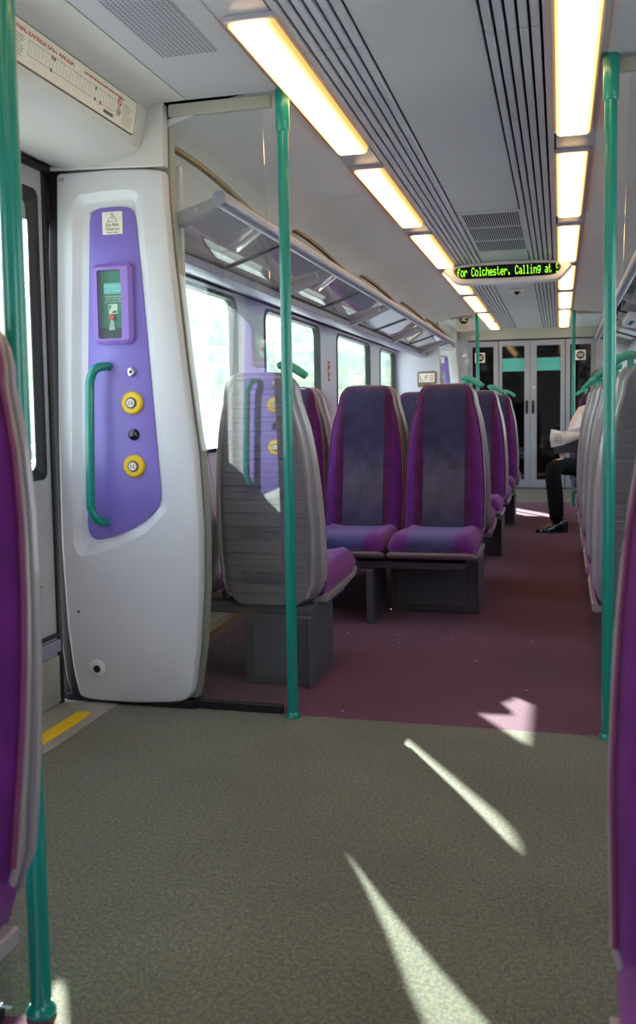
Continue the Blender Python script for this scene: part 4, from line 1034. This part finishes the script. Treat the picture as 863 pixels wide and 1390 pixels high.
def shoe(x, y, ang, nm):
    b = MB(); loops = []
    for (t, w, zt) in [(-.085,.018,.06),(-.08,.030,.105),(-.05,.036,.118),(-.01,.036,.112),(.03,.037,.088),(.07,.041,.066),(.12,.043,.054),(.16,.036,.045),(.185,.022,.034),(.192,.008,.024)]:
        loops.append([(t, w*math.cos(a)*(1.0 if math.sin(a) < 0 else .86), .012 + (zt-.012)*max(0, math.sin(a)) ) if math.sin(a) >= 0 else (t, w*math.cos(a), .006) for a in [i*2*math.pi/16 for i in range(16)]])
    b.loft(loops)
    M_ = Matrix.Translation((x, y, 0)) @ Matrix.Rotation(ang, 4, 'Z')
    b.v = [tuple(M_ @ Vector(v)) for v in b.v]; o = b.build('shoe', M['leather'], e, angle=60)
    s = MB(); lo = [[(t*1.0, w*math.cos(a), z) for a, z in [(i*2*math.pi/16, 0.0) for i in range(16)]] for t, w in ((0,0),)]
    pts = []
    for k in range(28):
        a = 2*math.pi*k/28; px = .055 + .143*math.cos(a); pts.append((px, (.040+.006*math.cos(a))*math.sin(a)))
    s.prism(pts, 'z', 0.0, .013); s.v = [tuple(M_ @ Vector(v)) for v in s.v]; s.build('sole', M['ink'], o)
    lc = MB()
    for q in (.025, .04, .055): lc.tube([(q, -.02, .093-q*.3), (q+.002, 0, .100-q*.35), (q, .02, .093-q*.3)], .002, 6)
    lc.v = [tuple(M_ @ Vector(v)) for v in lc.v]; lc.build('laces', M['suit'], o)
shoe(-.375, -.43, R(200), 'a'); shoe(.01, -.46, R(262), 'b')
# head details
b = MB(); b.loft([[( -.012+ .082*r*math.cos(t*math.pi/10), .012 + .094*r*math.sin(t*math.pi/10), z) for t in range(20)] for r, z in ((1.0,1.268),(1.05,1.30),(1.0,1.345),(.8,1.378),(.45,1.396),(.05,1.402))]); b.build('hair', M['hair'], e, angle=60)
b = MB(); b.tube([(-.012,-.076,1.262), (-.012,-.096,1.238), (-.012,-.098,1.228), (-.012,-.082,1.222)], [.008,.011,.012,.009], 8); b.build('nose', M['skin'], e)
for s_ in (-1, 1):
    b = MB(); b.loft([[(-.012+s_*.030 + .011*r*math.cos(t*math.pi/6), -.078-d, 1.262 + .008*r*math.sin(t*math.pi/6)) for t in range(12)] for r, d in ((1,0),(.7,.005),(.2,.007))]); b.build('eye', M['paper'], e)
    b = MB(); b.loft([[(-.012+s_*.078 + d, .0 + .012*r*math.cos(t*math.pi/6), 1.245 + .028*r*math.sin(t*math.pi/6)) for t in range(12)] for r, d in ((1,-.012),(1,s_*.006),(.6,s_*.012))]); b.build('ear', M['skin'], e)
b = MB(); b.tube([(-.036,-.076,1.202), (-.012,-.083,1.199), (.012,-.076,1.202)], .004, 6); b.build('mouth', M['redink'], e)

# newspaper, folded and held in both hands
e = empty('newspaper', (.06, 8.13, .70), 'open folded newspaper in the hands of the seated person', 'newspaper')
def sheet(rows, th_=.003):
    b = MB(); up = [[Vector(p) for p in r] for r in rows]; n = len(rows[0])
    f = [p for r in up for p in r]; bk = [p + Vector((.0, th_, .0)) for p in f]
    fs = []; m = len(rows)
    for i in range(m-1):
        for j in range(n-1):
            a = i*n+j; fs.append((a, a+1, a+n+1, a+n)); o_ = n*m; fs.append((o_+a, o_+a+n, o_+a+n+1, o_+a+1))
    rim = [j for j in range(n)] + [i*n+n-1 for i in range(1, m)] + [(m-1)*n+j for j in range(n-2, -1, -1)] + [i*n for i in range(m-2, 0, -1)]
    for k in range(len(rim)): a = rim[k]; c_ = rim[(k+1) % len(rim)]; fs.append((a, c_, c_+n*m, a+n*m))
    b.add(f+bk, fs); return b
def grid(fn, nu=12, nv=8): return [[fn(u/(nu-1), v/(nv-1)) for u in range(nu)] for v in range(nv)]
def lr(a, b, t): return a + (b-a)*t
sheet(grid(lambda u, v: (lr(-.130-.012*math.sin(3.1*v), .13, u), -.06+.05*math.sin(2.4*u)-.02*math.sin(3.1*v), lr(lr(.032, .187, v), lr(.120, .160, v), u) - .012*math.sin(3.1*u)))).build('front_page', M['news'], e, angle=60)
sheet(grid(lambda u, v: (lr(-.112, .13, u), -.050+.05*math.sin(2.4*u), lr(lr(-.022, .040, v), lr(-.01, .150, v), u)))).build('picture_page', M['newsdark'], e, angle=60)
sheet(grid(lambda u, v: (lr(-.04, .17, u), -.01+.04*math.sin(2.5*u)-.03*v, lr(lr(.09,.165,v), lr(.10,.22,v), u)))).build('back_page', M['news'], e, angle=60)
ln = MB()
for k in range(5):
    z = .075 + k*.016; ln.box(-.105, -.045, -.082, -.076, z, z+.004)
ln.build('print_lines', M['greyink'], e)
# ------------------------------------------------------------------ outside
S(MB().box(-300, 300, -300, 300, -1.3, -1.2).build('ground', mat('ballast', srgb(190,188,176), .9, vary=.25, vscale=.6)))
leafm = mat('sunlit_leaves', srgb(190,200,182), .8, vary=.35, vscale=1.2, bump=.5, bscale=3)
bark = mat('bark', srgb(120,105,90), .9, vary=.2)
def tree(x, y, h, r, label):
    e = empty('tree', (x, y, -1.2), label, 'tree', 'trees beyond the railway')
    MB().tube([(0,0,0), (.1,0,h*.3), (0,.1,h*.55)], [.22,.16,.1], 8).build('trunk', bark, e)
    b = MB()
    for k in range(14):
        a = random.random()*6.28; rr = r*.62*random.random()**.5; cz = h*(.45 + .45*random.random()); cr = r*(.32+.25*random.random())
        c_ = Vector((rr*math.cos(a), rr*math.sin(a), cz))
        loops = []
        for i in range(1, 8):
            ph = math.pi*i/8; loops.append([(c_.x + cr*math.sin(ph)*math.cos(t*math.pi/6)*(1+.25*random.random()), c_.y + cr*math.sin(ph)*math.sin(t*math.pi/6)*(1+.25*random.random()), c_.z + cr*.85*math.cos(ph)) for t in range(12)])
        b.loft(loops)
    b.build('crown', leafm, e, angle=80)
tl = [(-16,20,7,3.2),(-21,30,8,3.6),(-19,42,9,4),(-15,56,8,3.6),(-26,14,9,4),(-28,50,10,4.4),(-14,75,9,4),(18,20,8,3.5),(22,34,9,4),(-20,5,7,3)]
tn = ['left of the carriage ahead of the first window', 'seen hazily through the first window', 'seen hazily through the second window', 'seen hazily through the third window', 'farthest left of the line', 'tall one behind the others', 'in the fourth window', 'on the right of the train', 'farther on the right of the train', 'abreast of the doorway on the left']
for (x, y, h, r), t in zip(tl, tn): tree(x, y, h, r, 'pale sunlit tree, %s' % t)
# railing along the track and lattice footbridge
pale = mat('galvanised_steel', srgb(205,212,215), .5, vary=.08, vscale=3)
e = empty('railing', (-9, 0, -1.2), 'long pale railing beside the track outside the left windows', 'railing')
b = MB(); b.box(-.04,.04,-10,70,2.42,2.52).box(-.04,.04,-10,70,1.70,1.78); b.build('rails', pale, e)
b = MB()
for k in range(40): b.box(-.03,.03,-10+k*2,-9.9+k*2,0,2.45)
b.build('post_run', pale, e); e.children[-1]['kind'] = 'stuff'
e = empty('footbridge', (-14, 34, -1.2), 'pale lattice footbridge crossing outside the second window', 'footbridge')
b = MB(); b.box(-12,10,-.1,.1,4.6,4.9).box(-12,10,-.1,.1,6.4,6.6); b.build('girder', pale, e)
b = MB()
for k in range(11): b.tube([(-12+k*2,0,4.7), (-11+k*2,0,6.5), (-10+k*2,0,4.7)], .09, 6)
b.build('lattice', pale, e)
b = MB(); b.tube([(-3,0,0),(-2.2,0,4.7)], .2, 8).tube([(-1.4,0,0),(-2.2,0,4.7)], .2, 8); b.build('pier', pale, e)
e = empty('trackside_building', (-36, 60, -1.2), 'long pale trackside building beyond the railing', 'building')
MB().box(-4,4,-18,14,0,4).build('wall', mat('pale_render', srgb(215,212,205), .8, vary=.1, vscale=1), e)
b = MB(); b.prism([(-4.4,4),(4.4,4),(0,5.6)], 'y', -18.4, 14.4); b.build('roof', mat('slate_roof', srgb(150,152,160), .7, vary=.15), e)
b = MB()
for k in range(7): b.box(4.0,4.05,-16+k*4.2,-14+k*4.2,1.2,2.6)
b.build('windows', M['blackglass'], e)

# ------------------------------------------------------------------ light
w = bpy.data.worlds.new('sky'); bpy.context.scene.world = w; w.use_nodes = True; nt = w.node_tree
bg = nt.nodes['Background']; tc = nt.nodes.new('ShaderNodeTexCoord'); sx = nt.nodes.new('ShaderNodeSeparateXYZ'); rp = nt.nodes.new('ShaderNodeValToRGB')
nt.links.new(tc.outputs['Generated'], sx.inputs[0]); nt.links.new(sx.outputs[2], rp.inputs[0]); nt.links.new(rp.outputs[0], bg.inputs[0])
rp.color_ramp.elements[0].color = (.96,.98,1,1); rp.color_ramp.elements[0].position = .0; rp.color_ramp.elements[1].color = (.55,.74,1,1); rp.color_ramp.elements[1].position = .8
bg.inputs[1].default_value = 3.2
sun = bpy.data.lights.new('sun', 'SUN'); sun.energy = 26; sun.angle = R(.6); sun.color = (1, .95, .86)
so = bpy.data.objects.new('sun', sun); C.objects.link(so)
d = Vector((math.sin(R(32)), -math.cos(R(32)), -math.tan(R(27.25)))).normalized()
so.rotation_euler = d.to_track_quat('-Z', 'Y').to_euler()
for s in (0, 1):
    X = -1.85 if s == 0 else mx(-1.85)
    for (a, b_, z0, z1) in [(w_[0], w_[1], w_[2], w_[3]) for w_ in WINS] + [(YN+.05, YF-.05, .8, 1.88), (YN2+.05, YF2-.1, .8, 1.88)]:
        l = bpy.data.lights.new('portal', 'AREA'); l.shape = 'RECTANGLE'; l.size = z1-z0; l.size_y = b_-a; l.cycles.is_portal = True
        o = bpy.data.objects.new('portal', l); C.objects.link(o); o.location = (X, (a+b_)/2, (z0+z1)/2)
        o.rotation_euler = (0, R(-90) if s == 0 else R(90), 0)
LAMP_EM.inputs[1].default_value = 5.0

sc = bpy.context.scene
sc.view_settings.view_transform = 'Standard'; sc.view_settings.look = 'None'; sc.view_settings.gamma = 1; sc.view_settings.use_curve_mapping = False
sc.view_settings.exposure = 0.72
sc.cycles.use_denoising = True; sc.cycles.max_bounces = 10; sc.cycles.diffuse_bounces = 5; sc.cycles.glossy_bounces = 4; sc.cycles.transparent_max_bounces = 24
sc.cycles.sample_clamp_indirect = 6; sc.cycles.caustics_reflective = False; sc.cycles.caustics_refractive = False
